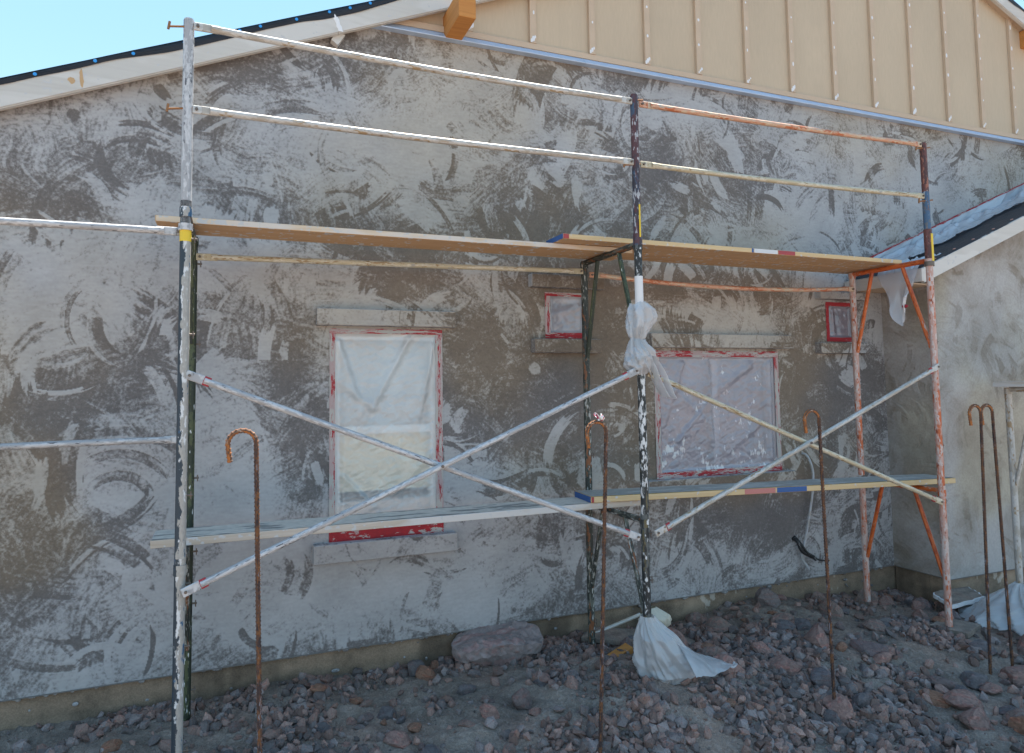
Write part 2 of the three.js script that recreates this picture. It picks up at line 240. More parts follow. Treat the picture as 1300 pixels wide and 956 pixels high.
const rustM2 = splat(67, [0.15, 0.075, 0.04], [[[0.26, 0.11, 0.035], 0.5, 2, 30], [[0.07, 0.045, 0.035], 0.47, 2, 20], [[0.3, 0.28, 0.26], 0.33, 3, 30]], [0.88]);
const steel = std({ color: new THREE.Color().setRGB(0.16, 0.13, 0.11), roughness: 0.55, metalness: 0.5 });
const brass = std({ color: new THREE.Color().setRGB(0.3, 0.14, 0.06), roughness: 0.5, metalness: 0.6 });
function wood(seed, a, b, spots = 0, stain = null) {
  const t = tex(1024, 256, (i, j) => {
    const x = i / 1024 * 2.4, y = j / 256 * 0.5, bend = 0.03 * Math.sin(x * 2.1 + seed) + 0.05 * fbm(x * 1.3 + seed, y * 2, 2);
    const g = fbm(x * 1.2 + seed, (y + bend) * 90, 4), fine = vn(x * 14 + seed, y * 420), d = clamp(0.9 * g + 0.25 * fine - 0.12);
    let c = a.map((q, k) => q + (b[k] - q) * d);
    if (stain) { const s = sst(0.5, 0.62, fbm(x * 2.2 + seed * 2, y * 9 + seed, 4)); c = c.map((q, k) => q + (stain[k] - q) * s * 0.8); }
    if (spots) { const s = sst(0.79 - spots, 0.83 - spots, fbm(x * 40 + 9, y * 40 + seed, 3)); c = c.map((q) => q + (0.5 - q) * s); }
    return c;
  });
  return (o = {}) => std({ map: rep(t, 1 / 2.4, 2, o.x ?? 0, o.y ?? 0), roughness: 0.78, bumpMap: rep(t, 1 / 2.4, 2, o.x ?? 0, o.y ?? 0), bumpScale: 0.0008 });
}
const wTan = wood(3, [0.56, 0.37, 0.21], [0.42, 0.25, 0.125], 0.1), wYellow = wood(8, [0.6, 0.4, 0.17], [0.46, 0.28, 0.1], 0.04), wWhite = wood(13, [0.56, 0.5, 0.44], [0.42, 0.34, 0.26], 0.1, [0.58, 0.57, 0.56]), wBeam = wood(19, [0.56, 0.25, 0.065], [0.4, 0.155, 0.035]);
const wPaint = wood(27, [0.56, 0.54, 0.5], [0.5, 0.475, 0.44], 0.03, [0.6, 0.58, 0.55]);
const beige = (() => { const t = tex(512, 512, (i, j) => { const n = 0.93 + 0.14 * (fbm(i * 0.012, j * 0.004, 4) - 0.5) + 0.06 * (vn(i * 0.5, j * 0.07) - 0.5); return [0.545 * n, 0.43 * n, 0.305 * n]; }); return (k) => std({ map: rep(t, 0.7, 0.7, k * 0.31, k * 0.17), roughness: 0.75 }); })();
const trimM = std({ map: rep(tex(512, 256, (i, j) => { const n = 0.94 + 0.12 * (fbm(i * 0.01, j * 0.06, 4) - 0.5); return [0.56 * n, 0.425 * n, 0.305 * n]; }), 0.5, 1), roughness: 0.75 });
const concrete = std({ map: rep(tex(1024, 512, (i, j) => { const x = i / 256, y = j / 256, s = sst(0.66, 0.7, fbm(x * 22 + 4, y * 16, 4)) * sst(0.5, 0.6, fbm(x * 2, y * 2 + 4, 2)), n = 0.72 + 0.35 * fbm(x * 3, y * 3, 4) + 0.4 * (fbm(x * 17, y * 21, 4) - 0.5) + 0.25 * (hsh(i, j) - 0.5) + 0.3 * sst(0.45, 0.7, fbm(x * 2.2 + 9, y * 6, 4)), drip = sst(0.5, 0.75, fbm(x * 5, y * 0.8 + 7, 3)); return [0.25, 0.182, 0.128].map((q, k) => q * (n * 1.6 - 0.5) * (1 - 0.45 * drip) + s * [0.2, 0.2, 0.19][k]); }), 0.25, 0.5), roughness: 0.95 });
const dark = std({ color: new THREE.Color().setRGB(0.05, 0.048, 0.045), roughness: 0.9 });
const felt = phy({ color: new THREE.Color().setRGB(0.014, 0.015, 0.02), roughness: 0.6, bumpMap: rep(tex(256, 256, (i, j) => [fbm(i * 0.05, j * 0.05, 4), 0, 0], { data: true }), 4, 4), bumpScale: 0.004 });
const zinc = std({ map: rep(tex(512, 64, (i, j) => { const n = 0.9 + 0.2 * fbm(i * 0.05, j * 0.05, 4); return [0.46 * n, 0.58 * n, 0.76 * n]; }), 0.6, 4), roughness: 0.4, metalness: 0.25 });
const screedM = col0(0.16, 0.15, 0.14);
const vinyl = std({ color: new THREE.Color().setRGB(0.72, 0.72, 0.71), roughness: 0.4 });
const glass = phy({ color: 0xffffff, transmission: 1, thickness: 0, roughness: 0.02, ior: 1.5 });
const col = (r, g, b, o = {}) => std({ color: new THREE.Color().setRGB(r, g, b), ...o });

// ------------------------------------------------------------------ ground
const mounds = [[2.05, 0.75, 0.5, 0.085], [3.25, 0.15, 0.35, 0.06], [4.5, 0.12, 0.3, -0.045], [0.3, 0.05, 0.3, 0.03], [1.5, 0.35, 0.4, 0.015], [3.6, 0.9, 0.5, 0.03], [0.6, 0.9, 0.6, -0.03]];
function groundY(x, z) {
  let h = 0.05 + 0.045 * (fbm(x * 1.3 + 3, z * 1.3 + 8, 3) - 0.5) + 0.05 * (fbm(x * 4.5, z * 4.5 + 2, 3) - 0.5) + 0.028 * (fbm(x * 15, z * 15 + 2, 3) - 0.5) + 0.02 * (fbm(x * 45, z * 45, 2) - 0.5);
  for (const [a, b, r, v] of mounds) h += v * Math.exp(-((x - a) ** 2 + (z - b) ** 2) / (r * r));
  const edge = Math.min(x + 3, 8.6 - x, 4.4 - z);
  h -= 0.13 * sst(0.75, 1.5, z); return h * sst(0, 0.8, edge) + 0.006 + 0.14 * 0;
}
const dirtTex = tex(1024, 1024, (i, j) => { const x = i / 512, y = j / 512, n = fbm(x * 9, y * 9, 5), r = sst(0.5, 0.7, fbm(x * 4 + 30, y * 4, 4)), p = sst(0.55, 0.7, vn(i * 0.16, j * 0.16)), s = 0.42 + 0.8 * n + 0.4 * (hsh(i, j) - 0.5) + 0.3 * (vn(i * 0.35, j * 0.35) - 0.5); return [0, 1, 2].map((k) => ([0.25, 0.2, 0.165][k] + r * [0.03, 0.002, -0.004][k] + p * [0.05, 0.046, 0.045][k]) * s); });
const dirt = std({ map: rep(dirtTex, 0.5, 0.5), bumpMap: rep(dirtTex, 0.5, 0.5), bumpScale: 0.03, roughness: 1 });
{
  const g = gridSurface(560, 230, (u, v) => { const x = -3 + 11.6 * u, z = -0.2 + 4.6 * v; return [x, groundY(x, z), z]; });
  const p = g.attributes.position, uv = g.attributes.uv; for (let i = 0; i < p.count; i++) uv.setXY(i, p.getX(i), p.getZ(i));
  const ix = g.index.array; for (let i = 0; i < ix.length; i += 3) { const t = ix[i + 1]; ix[i + 1] = ix[i + 2]; ix[i + 2] = t; } g.computeVertexNormals();
  const far = new THREE.PlaneGeometry(240, 240, 1, 1).rotateX(-Math.PI / 2).translate(0, -0.09, 0), fu = far.attributes.uv; for (let i = 0; i < fu.count; i++) fu.setXY(i, fu.getX(i) * 240, fu.getY(i) * 240);
  tag(mesh('ground', [g, far], dirt), 'rough dug up dirt along the foot of the house wall', 'ground', null, 'structure');
}

// ------------------------------------------------------------------ house
const house = thing('house', 'unfinished gabled house with grey trowelled stucco wall and beige siding in the gable', 'house');
const yL = (x) => 3.28 + 0.4195 * x, yR = (x) => 7.30 - 0.4167 * x, yB = (x) => Math.min(yL(x), yR(x)), APEX = 4.02 / 0.8362;
const wins = [   // outer edge of the masking, hole, film
  { o: [0.485, 1.11, 0.755, 1.893], f: [0.513, 1.072, 0.872, 1.868] },
  { o: [1.757, 2.05, 1.855, 2.137], f: [1.79, 2.022, 1.888, 2.116] },
  { o: [2.522, 3.545, 0.957, 1.786], f: [2.56, 3.508, 1.0, 1.748] },
  { o: [4.006, 4.285, 1.862, 2.15], f: [4.034, 4.258, 1.89, 2.124] }];
const holeOf = (w) => [w.o[0] + 0.015, w.o[1] - 0.015, w.o[2] + 0.02, w.o[3] - 0.015];
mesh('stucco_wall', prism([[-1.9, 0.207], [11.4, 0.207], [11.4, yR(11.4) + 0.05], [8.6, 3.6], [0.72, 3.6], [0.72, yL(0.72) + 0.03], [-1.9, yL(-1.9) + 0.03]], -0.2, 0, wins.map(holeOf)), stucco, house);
mesh('foundation', prism([[-1.88, -0.6], [11.38, -0.6], [11.38, 0.205], [-1.88, 0.205]], -0.22, -0.018), concrete, house);
mesh('weep_screed', box(-1.9, 4.57, 0.202, 0.2068, -0.02, 0.0045, 0.001), screedM, house);
mesh('end_wall', box(-1.9, -1.7, -0.6, 2.5, -9, -0.22, 0), stuccoWing, house); mesh('end_wall', box(11.2, 11.4, -0.6, 2.5, -9, -0.22, 0), stuccoWing, house);
mesh('rear_wall', prism([[-1.9, -0.6], [11.4, -0.6], [11.4, yR(11.4) + 0.05], [APEX, yB(APEX) + 0.05], [-1.9, yL(-1.9) + 0.05]], -9.2, -9), stuccoWing, house);
mesh('interior_wall', box(-1.6, 11.1, -0.5, 2.5, -1.4, -1.3, 0), col(0.3, 0.29, 0.27), house);
{ const dr = [], rn = rng(31); for (let k = 0; k < 150; k++) { const x = -1.6 + 6.1 * rn(), g = new THREE.IcosahedronGeometry(0.004 + 0.012 * rn() ** 3, 1); g.scale(1 + rn(), 0.7 + 0.8 * rn(), 0.7); g.translate(x, 0.203 - 0.004 * rn() - (rn() < 0.25 ? 0.12 * rn() : 0), rn() * 0.006 - 0.008); dr.push(metric(g)); } mesh('mortar_drip', dr, stucco, house).userData.kind = 'stuff'; }
// gable siding: panels, battens, bottom trim, flashing
const bats = []; for (let k = 0; k < 21; k++) bats.push(0.878 + 0.4145 * k + 0.006 * (hsh(k, 4) - 0.5));
for (let k = 0; k < bats.length - 1; k++) {
  const a = bats[k] + 0.0015, b = bats[k + 1] - 0.0015, pts = [[a, 3.64], [b, 3.64], [b, Math.max(3.65, yB(b) + 0.04)]];
  if (a < APEX && b > APEX) pts.push([APEX, yB(APEX) + 0.04]);
  pts.push([a, Math.max(3.65, yB(a) + 0.04)]);
  mesh('siding_panel', prism(pts, -0.016 - 0.001 * (k % 2), -0.002 - 0.0015 * hsh(k, 9)), beige(k), house);
}
const filler = [];
bats.forEach((x, k) => {
  const top = yB(x) + 0.03; if (top < 3.75) return;
  mesh('batten', prism([[x - 0.021, 3.682], [x + 0.021, 3.682], [x + 0.021, yB(x + 0.021) + 0.03], [x - 0.021, yB(x - 0.021) + 0.03]], -0.0015, 0.019), trimM, house);
  for (let y = 3.72, q = 0; y < top - 0.08; y += 0.155 + 0.05 * hsh(k, q), q++) for (const n of q ? [0] : [-1, 0, 1]) { const s = new THREE.SphereGeometry(0.0055 + 0.005 * hsh(k * 3, q + n), 8, 5); s.scale(1, 1.1 + 1.3 * hsh(q, k), 0.12); s.translate(x + 0.002 + 0.012 * n + 0.01 * (hsh(k, q + 7) - 0.5), y + (q ? 0 : -0.012 + 0.013 * n), 0.0192); filler.push(s); }
});
mesh('trim_board', box(0.74, 8.5, 3.644, 3.681, -0.012, 0.015, 0.002), trimM, house);
mesh('nail_filler', filler, col(0.72, 0.72, 0.73), house).userData.kind = 'stuff';
for (const [a, b] of [[0.7, 2.05], [2.0515, 5.03], [5.0315, 8.55]]) mesh('flashing', swapXZ(metric(new THREE.ExtrudeGeometry(new THREE.Shape([[0.001, 3.596], [0.046, 3.596], [0.048, 3.6], [0.01, 3.6425], [0.001, 3.6425]].map((p) => new THREE.Vector2(...p))), { depth: b - a, bevelEnabled: false })), a), zinc, house);
// roof: deck, felt with nail caps, soffit, barge boards
function slope(x0, x1, dy, t, z0, z1) { return prism([[x0, yB(x0) + dy], [x1, yB(x1) + dy], [x1, yB(x1) + dy + t], [x0, yB(x0) + dy + t]], z0, z1); }
const roof = mesh('roof', [slope(-2.35, APEX, 0.11, 0.025, -9.4, 0.055), slope(APEX, 11.85, 0.11, 0.025, -9.4, 0.055)], col(0.3, 0.22, 0.14), house);
mesh('soffit', [slope(-2.3, APEX, 0.02, 0.012, -0.05, 0.05), slope(APEX, 11.8, 0.02, 0.012, -0.05, 0.05)], trimM, house);
for (const [a, b, k] of [[-2.4, 0.52, 0], [0.5215, 2.9, 1], [2.9015, APEX - 0.0005, 2], [APEX + 0.0005, 7.2, 3], [7.2015, 11.9, 4]]) mesh('barge_board', [slope(a, b, 0.006, 0.13, 0.051, 0.076), slope(a, b, 0, 0.0055, 0.046, 0.07)], wPaint({ x: k * 0.21, y: k * 0.3 }), house);
{
  const feltEdge = (x) => 0.104 + 0.03 * (fbm(x * 2.3 + 4, 2.2, 3) - 0.5) * 1.9 + 0.008 * Math.sin(x * 7) + (x > 0.0 && x < 0.22 ? 0.0 : 0);
  for (const [a, b] of [[-2.4, APEX], [APEX, 11.9]]) {
    const N = 300, over = gridSurface(N, 6, (u, v) => { const x = a + (b - a) * u, y = yB(x); if (v < 0.34) return [x, y + feltEdge(x) + (0.142 - feltEdge(x)) * (v / 0.34), 0.0785 + 0.003 * vn(x * 9, v * 3)]; const q = (v - 0.34) / 0.66; return [x, y + 0.142 + 0.006 * Math.sin(q * 3) + 0.006 * (vn(x * 6, q * 2)), 0.0785 - q * 9.4]; });
    const f = mesh('roof_felt', over, new THREE.MeshPhysicalMaterial().copy(felt), roof); f.material.side = THREE.DoubleSide;
  }
  for (const x of [-1.25, -0.86, -0.62, -0.46, -0.235, 0.02, 0.12, 0.30, 0.47, 0.58, 0.69, 0.94, 1.2, 1.5, 5.9, 6.2, 6.5]) { const c = new THREE.CylinderGeometry(0.0075, 0.0085, 0.003, 14).rotateX(Math.PI / 2); c.translate(x, yB(x) + 0.124 + 0.006 * (hsh(Math.round(x * 100), 3) - 0.5), 0.084); mesh('nail_cap', c, col(0.03, 0.3, 0.75, { roughness: 0.4 }), roof); }
}
for (const [x, w, h, k] of [[-0.675, 0.009, 0.085, 1], [-0.715, 0.014, 0.03, 2]]) { const pts = []; for (let q = 0; q < 20; q++) { const a = q / 20 * 6.283; pts.push([x + 0.12 * h * Math.sin(a) * -0.3 + w * Math.cos(a) * (0.7 + 0.6 * vn(q * 0.9, k * 5)), yB(x) + 0.058 + h * 0.55 * Math.sin(a) * (0.85 + 0.25 * vn(q, k))]); } mesh('rust_stain', prism(pts, 0.0755, 0.0768), col(0.5, 0.33, 0.18, { roughness: 0.9 }), house); }
// exposed beams and the small look-out
for (const [x, y0] of [[1.183, 3.458], [6.47, 4.34], [8.2, 3.55]]) mesh('timber_beam', box(x - 0.05, x + 0.05, y0 + 0.14, y0 + 0.29, -0.1, 0.3, 0.004), wBeam({ x: x * 0.1 }), house);
mesh('bracket', prism([[0.485, 3.455], [0.52, 3.43], [0.56, 3.495], [0.505, 3.49]].map(([x, y]) => [x, y + 0.015]), 0.001, 0.045), wPaint(), house);
mesh('joint_caulk', (() => { const g = gridSurface(6, 24, (u, v) => { const y = yB(0.52) + 0.008 + 0.118 * v, x = 0.532 - 0.045 * v + (u - 0.5) * (0.02 + 0.012 * vn(v * 9, 3)); return [x, y, 0.0775 + 0.002 * Math.sin(u * 3.14)]; }); return g; })(), col(0.75, 0.75, 0.76), house);
// window surrounds and windows
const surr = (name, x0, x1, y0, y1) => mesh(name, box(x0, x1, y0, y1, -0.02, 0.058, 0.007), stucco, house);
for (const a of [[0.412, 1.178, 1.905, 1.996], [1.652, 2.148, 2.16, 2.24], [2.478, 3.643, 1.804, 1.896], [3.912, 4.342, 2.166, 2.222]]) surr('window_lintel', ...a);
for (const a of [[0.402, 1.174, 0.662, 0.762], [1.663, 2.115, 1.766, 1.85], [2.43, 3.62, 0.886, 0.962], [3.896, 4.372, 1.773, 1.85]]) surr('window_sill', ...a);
wins.forEach((w, k) => {
  const [x0, x1, y0, y1] = holeOf(w), t = 0.045;
  const win = mesh('window', [box(x0, x0 + t, y0, y1, -0.09, -0.03), box(x1 - t, x1, y0, y1, -0.09, -0.03), box(x0 + t, x1 - t, y1 - t, y1, -0.09, -0.03), box(x0 + t, x1 - t, y0, y0 + t, -0.09, -0.03)], vinyl, house);
  const pane = (a, b, c, d, z) => mesh('pane', box(a, b, c, d, z - 0.002, z + 0.002, 0), glass, win);
  if (k === 0) {
    mesh('meeting_rail', box(x0 + t + 0.001, x1 - t - 0.001, 1.318, 1.362, -0.075, -0.034), vinyl, win);
    pane(x0 + t, x1 - t, 1.363, y1 - t, -0.06); pane(x0 + t, x1 - t, y0 + t, 1.317, -0.06);
    mesh('blind', box(x0 + 0.01, x1 - 0.01, 1.34, y1, -0.13, -0.124, 0), col(0.5, 0.54, 0.56), win); mesh('blind', box(x0 + 0.01, x1 - 0.01, 1.0, 1.3395, -0.12, -0.114, 0), col(0.74, 0.67, 0.46), win); mesh('window_ledge', box(x0 + 0.01, x1 - 0.01, y0, 0.95, -0.2, -0.1, 0), col(0.45, 0.46, 0.47), win);
  } else {
    pane(x0 + t, x1 - t, y0 + t, y1 - t, -0.06);
    if (k === 2) { mesh('mullion', box((x0 + x1) / 2 - 0.02, (x0 + x1) / 2 + 0.02, y0 + t, y1 - t, -0.08, -0.04), vinyl, win); }
    mesh('blind', box(x0 + 0.01, x1 - 0.01, y0, y1, -0.115, -0.109, 0), k === 2 ? col(0.36, 0.34, 0.38) : col(0.4, 0.37, 0.42), win);
  }
});
// the wing at the right with its own roof
const wx = 4.575, wz = 0.43;
mesh('side_wall', swapXZ(prism([[0, 0.207], [wz, 0.207], [wz, 2.42], [0, 2.42]], 0, 0.18), wx), stuccoWing, house);
const yW = (x) => 2.245 + 0.405 * (x - 4.31);
mesh('wing_wall', prism([[wx + 0.0025, 0.207], [10, 0.207], [10, yW(7) + 0.05], [7, yW(7) + 0.05], [wx + 0.0025, yW(wx) + 0.05]], wz - 0.15, wz + 0.0015), stuccoWing, house);
mesh('wing_foundation', [box(wx + 0.012, wx + 0.2, -0.6, 0.205, 0, wz - 0.162, 0), box(wx + 0.012, 10, -0.6, 0.205, wz - 0.16, wz - 0.016, 0)], concrete, house);
mesh('weep_screed', [box(wx - 0.004, wx + 0.02, 0.202, 0.2068, 0.006, wz, 0.001), box(wx - 0.004, 10, 0.202, 0.2068, wz + 0.0005, wz + 0.006, 0.001)], screedM, house);
const wroof = mesh('wing_roof', prism([[4.215, yW(4.215) + 0.072], [7.4, yW(7.4) + 0.072], [7.4, yW(7.4) + 0.092], [4.215, yW(4.215) + 0.092]], 0.003, 0.595), col(0.3, 0.22, 0.14), house);
mesh('roof_felt', gridSurface(120, 30, (u, v) => { const x = 4.205 + 3.2 * u, z = 0.006 + 0.606 * v; return [x, yW(x) + 0.0955 + 0.005 * fbm(x * 9, z * 9, 3), z]; }), (() => { const m = new THREE.MeshPhysicalMaterial().copy(felt); m.side = THREE.DoubleSide; return m; })(), wroof);
for (const x of [4.42, 4.62, 4.82, 5.04, 5.25, 5.5]) mesh('nail_cap', new THREE.CylinderGeometry(0.009, 0.01, 0.004, 14).rotateZ(0.385).translate(x, yW(x) + 0.103, 0.56), col(0.62, 0.33, 0.26), wroof);
mesh('wing_barge_board', prism([[4.23, yW(4.23)], [7.4, yW(7.4)], [7.4, yW(7.4) + 0.098], [4.23, yW(4.23) + 0.098]], 0.597, 0.62), wPaint({ x: 0.4 }), house);
mesh('eave_board', swapXZ(prism([[0.002, 0], [0.6205, 0], [0.6205, 0.085], [0.002, 0.085]], 0, 0.022), 4.2075, 2.222), wPaint({ x: 0.7 }), house);
mesh('wing_soffit', box(4.232, wx - 0.002, 2.236, 2.244, 0.002, wz, 0), trimM, house);

// ------------------------------------------------------------------ masking film over the windows
function filmMat(seed, base, smear) {
  const m = tex(512, 512, (i, j) => { const u = i / 512, v = j / 512, s = smear ? sst(0.68 - smear * (1 - v) ** 3 * 0.5, 0.78 - smear * (1 - v) ** 3 * 0.5, fbm(u * 26 + seed, v * 15 + 6 * Math.floor(u * 3), 4) * 0.6 + 0.4 * fbm(u * 6 + seed, v * 5, 4) + 0.1 * (vn(i * 0.25, j * 0.05) - 0.5)) : 0, n = 0.92 + 0.16 * fbm(u * 7 + seed, v * 7, 3); return base.map((q) => q * n + (0.68 - q * n) * s); }, { mirror: false });
  const tr = tex(512, 512, (i, j) => { const u = i / 512, v = j / 512, s = smear ? sst(0.68 - smear * (1 - v) ** 3 * 0.5, 0.78 - smear * (1 - v) ** 3 * 0.5, fbm(u * 26 + seed, v * 15 + 6 * Math.floor(u * 3), 4) * 0.6 + 0.4 * fbm(u * 6 + seed, v * 5, 4) + 0.1 * (vn(i * 0.25, j * 0.05) - 0.5)) : 0; return [1 - 0.8 * s, 0, 0]; }, { data: true, mirror: false });
  return phy({ map: m, transmission: 0.68, transmissionMap: tr, thickness: 0, roughness: 0.13, ior: 1.65, side: THREE.DoubleSide });
}
const tapeTex = (seed, amt) => tex(512, 64, (i, j) => { const n = 0.55 * fbm(i * 0.012 + seed, j * 0.035, 4) + 0.45 * fbm(i * 0.06 + seed, j * 0.22, 4) + 0.1 * (vn(i * 0.3, j * 0.5) - 0.5), t = sst(amt - 0.025, amt + 0.025, n), p = 0.85 + 0.3 * vn(i * 0.1, j * 0.2); const red = [0.32 * p, 0.012, 0.02], wash = [0.4, 0.3, 0.29], cem = [0.4, 0.385, 0.36], w = sst(0.5, 0.6, vn(i * 0.02 + seed, j * 0.05 + 9)); return [0, 1, 2].map((k) => red[k] * (1 - t) + t * (cem[k] * (1 - w) + wash[k] * w)); });
function sheet(k, label, mat, folds, amp, fine, amts) {
  const [x0, x1, y0, y1] = wins[k].f, [a0, a1, b0, b1] = wins[k].o, t = thing('plastic_sheet', label, 'plastic sheet', [x0, y0, 0], 'plastic films masking the windows'), W = x1 - x0, H = y1 - y0;
  const h = (x, y) => {
    let d = amp * (fbm(x * 5 + k * 7, y * 4, 3) - 0.5) + fine * (Math.abs(2 * fbm(x * 11 + y * 7 + k * 3, y * 21 - x * 9, 3) - 1)) + fine * 0.7 * (fbm(x * 40 + y * 22, y * 30, 2) - 0.5);
    for (const [p, q, r, s, A, w] of folds) { const ex = r - p, ey = s - q, L = ex * ex + ey * ey, tt = clamp(((x - p) * ex + (y - q) * ey) / L), dist = Math.hypot(x - p - tt * ex, y - q - tt * ey), sg = ((x - p) * ey - (y - q) * ex) / Math.sqrt(L); d += 2.2 * A * Math.exp(-((dist / w) ** 2)) * (1 - 0.6 * tt) + 0.9 * A * Math.tanh(sg / w) * Math.exp(-((dist / (3 * w)) ** 2)); }
    const e = Math.min(x - x0, x1 - x, y - y0, y1 - y); return -0.012 + d * sst(-0.003, 0.03, e) + 0.01 * sst(0.02, 0, e);
  };
  const g = gridSurface(Math.round(W * 220), Math.round(H * 220), (u, v) => { const x = x0 - 0.004 + u * (W + 0.008), y = y0 - 0.004 + v * (H + 0.008); return [x - x0, y - y0, h(x, y)]; });
  mesh('film', g, mat, t);
  const strips = [[a0, a1, y1 - 0.002, b1, 0], [a0, a1, b0, y0 + 0.002, 1], [a0, x0 + 0.002, y0 + 0.002, y1 - 0.002, 2], [x1 - 0.002, a1, y0 + 0.002, y1 - 0.002, 3]];
  for (const [p, q, r, s, n] of strips) {
    const vert = n > 1, L = vert ? s - r : q - p, Wd = vert ? q - p : s - r, sd = k * 31 + n * 7;
    const gg = gridSurface(Math.ceil(L * 120), 8, (u, v) => { const ed = (v === 0 || v === 1) ? 0.004 * (fbm(u * L * 60 + sd, v * 9, 3) - 0.5) : 0, c = v * Wd + ed, z = 0.0035 + 0.003 * vn(u * L * 30 + sd, v * 3); return vert ? [q - c - x0, r + u * L - y0, z] : [p + u * L - x0, r + c - y0, z]; });
    const gu = gg.attributes.uv; for (let i = 0; i < gu.count; i++) gu.setX(i, gu.getX(i) * L * 1.4);
    mesh('red_tape', gg, std({ map: tapeTex(sd, amts[n]), roughness: 0.7, side: THREE.DoubleSide }), t);
  }
}
sheet(0, 'clear plastic film creased over the tall window with a white meeting rail', filmMat(1, [0.9, 0.91, 0.91], 0), [[0.93, 1.86, 0.72, 1.46, 0.014, 0.02], [0.53, 1.82, 0.66, 1.45, 0.009, 0.02], [0.72, 1.46, 0.53, 1.6, 0.006, 0.02], [1.06, 1.8, 0.98, 1.4, 0.008, 0.018], [0.56, 0.9, 0.57, 1.7, 0.006, 0.018], [0.56, 1.1, 0.72, 0.93, 0.006, 0.014], [1.05, 1.2, 0.85, 1.0, 0.004, 0.02]], 0.009, 0.0065, [0.47, 0.58, 0.36, 0.38]);
sheet(1, 'small pale plastic film with fine wrinkles on the window behind the middle scaffold leg', filmMat(2, [0.66, 0.65, 0.69], 0), [[1.8, 2.0, 2.0, 2.06, 0.004, 0.02]], 0.004, 0.006, [0.5, 0.57, 0.42, 0.45]);
sheet(2, 'plastic film spattered with white cement on the wide window', filmMat(3, [0.66, 0.64, 0.69], 0.32), [[2.75, 1.7, 2.6, 1.3, 0.006, 0.02], [3.3, 1.68, 3.0, 1.5, 0.007, 0.03], [3.46, 1.05, 3.47, 1.7, 0.007, 0.015], [2.95, 1.74, 2.98, 1.2, 0.005, 0.015], [3.4, 1.3, 3.1, 1.1, 0.005, 0.02], [2.7, 1.2, 3.0, 1.5, 0.005, 0.015], [2.6, 1.6, 2.9, 1.35, 0.005, 0.02]], 0.01, 0.008, [0.49, 0.47, 0.38, 0.37]);
sheet(3, 'small plastic film in a solid red tape border beside the wing wall', filmMat(4, [0.5, 0.46, 0.53], 0), [[4.08, 2.1, 4.1, 1.92, 0.004, 0.015]], 0.004, 0.004, [0.68, 0.68, 0.7, 0.5]);
// film along the wing roof, its red tape and the flap over the eave
{
  const t = thing('roof_sheet', 'loose translucent plastic along the wing roof taped in red to the stucco', 'plastic sheet', [4.3, 2.4, 0.05]);
  const base = (x) => yW(x) + 0.1, pm = phy({ color: new THREE.Color().setRGB(0.74, 0.78, 0.84), transmission: 0.5, thickness: 0, roughness: 0.22, side: THREE.DoubleSide });
  const wrinkle = (x, s) => 0.045 * (1 - Math.abs(2 * fbm(x * 4 + s * 7, s * 6 - x * 1.5, 3) - 1)) ** 3 + 0.02 * fbm(x * 16 + s * 9, s * 14, 3);
  mesh('film', gridSurface(260, 60, (u, v) => { const x = 4.36 + 2.9 * u, wd = 0.14 + 0.3 * fbm(x * 4.1, 2, 4) + 0.05 * Math.sin(x * 9), up = 0.085; const s = v * (wd + up), y0 = base(x); if (s < up) return [x - 4.3, y0 + up - s + 0.003 - 2.4, 0.01 + 0.012 * (s / up) + wrinkle(x, s) * 0.3 - 0.05]; const q = s - up; return [x - 4.3, y0 + 0.004 + wrinkle(x, s) * sst(0, 0.03, q) * (0.8 + 0.5 * Math.sin(q * 20)) - 2.4, 0.02 + q - 0.05]; }), pm, t);
  mesh('red_tape', gridSurface(200, 3, (u, v) => { const x = 4.4 + 2.8 * u; return [x - 4.3, base(x) + 0.082 + 0.018 * v + 0.006 * (fbm(x * 14, v * 5, 3) - 0.5) - 2.4, 0.013 + 0.003 * vn(x * 20, v) - 0.05]; }), std({ map: rep(tapeTex(91, 0.57), 5, 1), side: THREE.DoubleSide }), t);
  const flap = mesh('hanging_flap', gridSurface(50, 60, (u, v) => {   // over the eave edge and down
    const z0 = 0.3 + 0.31 * u, q = v < 0.3 ? v / 0.3 : 1, d = v < 0.3 ? 0 : (v - 0.3) / 0.7, x = 4.42 - 0.232 * q - (d > 0 ? d * (0.02 * (1 - Math.abs(2 * fbm(u * 5 + d * 1.5, d * 1.6 + 4, 2) - 1)) ** 2 + 0.012 * Math.sin(u * 16 + d * 5)) : 0), tip = 0.02 + 0.17 * Math.sin(Math.PI * clamp(0.1 + u * 0.95)) + 0.06 * u;
    const yy = v < 0.3 ? base(Math.max(x, 4.2)) + 0.012 + wrinkle(x, u) * 0.6 : base(4.2) + 0.008 - (0.06 + tip) * d * 1.35, zz = z0 + (0.5 - z0) * 0.55 * d ** 1.2;
    return [x - 4.3 - 0.012 * d - 0.02 * d * Math.sin(u * 9) * (0.4 + d), yy - 2.4, zz - 0.05];
  }), pm, t);
  mesh('tape_scrap', new THREE.IcosahedronGeometry(0.016, 1).scale(1, 0.8, 1.3).translate(-0.135, -0.335, 0.47), col(0.3, 0.015, 0.03), flap);
}

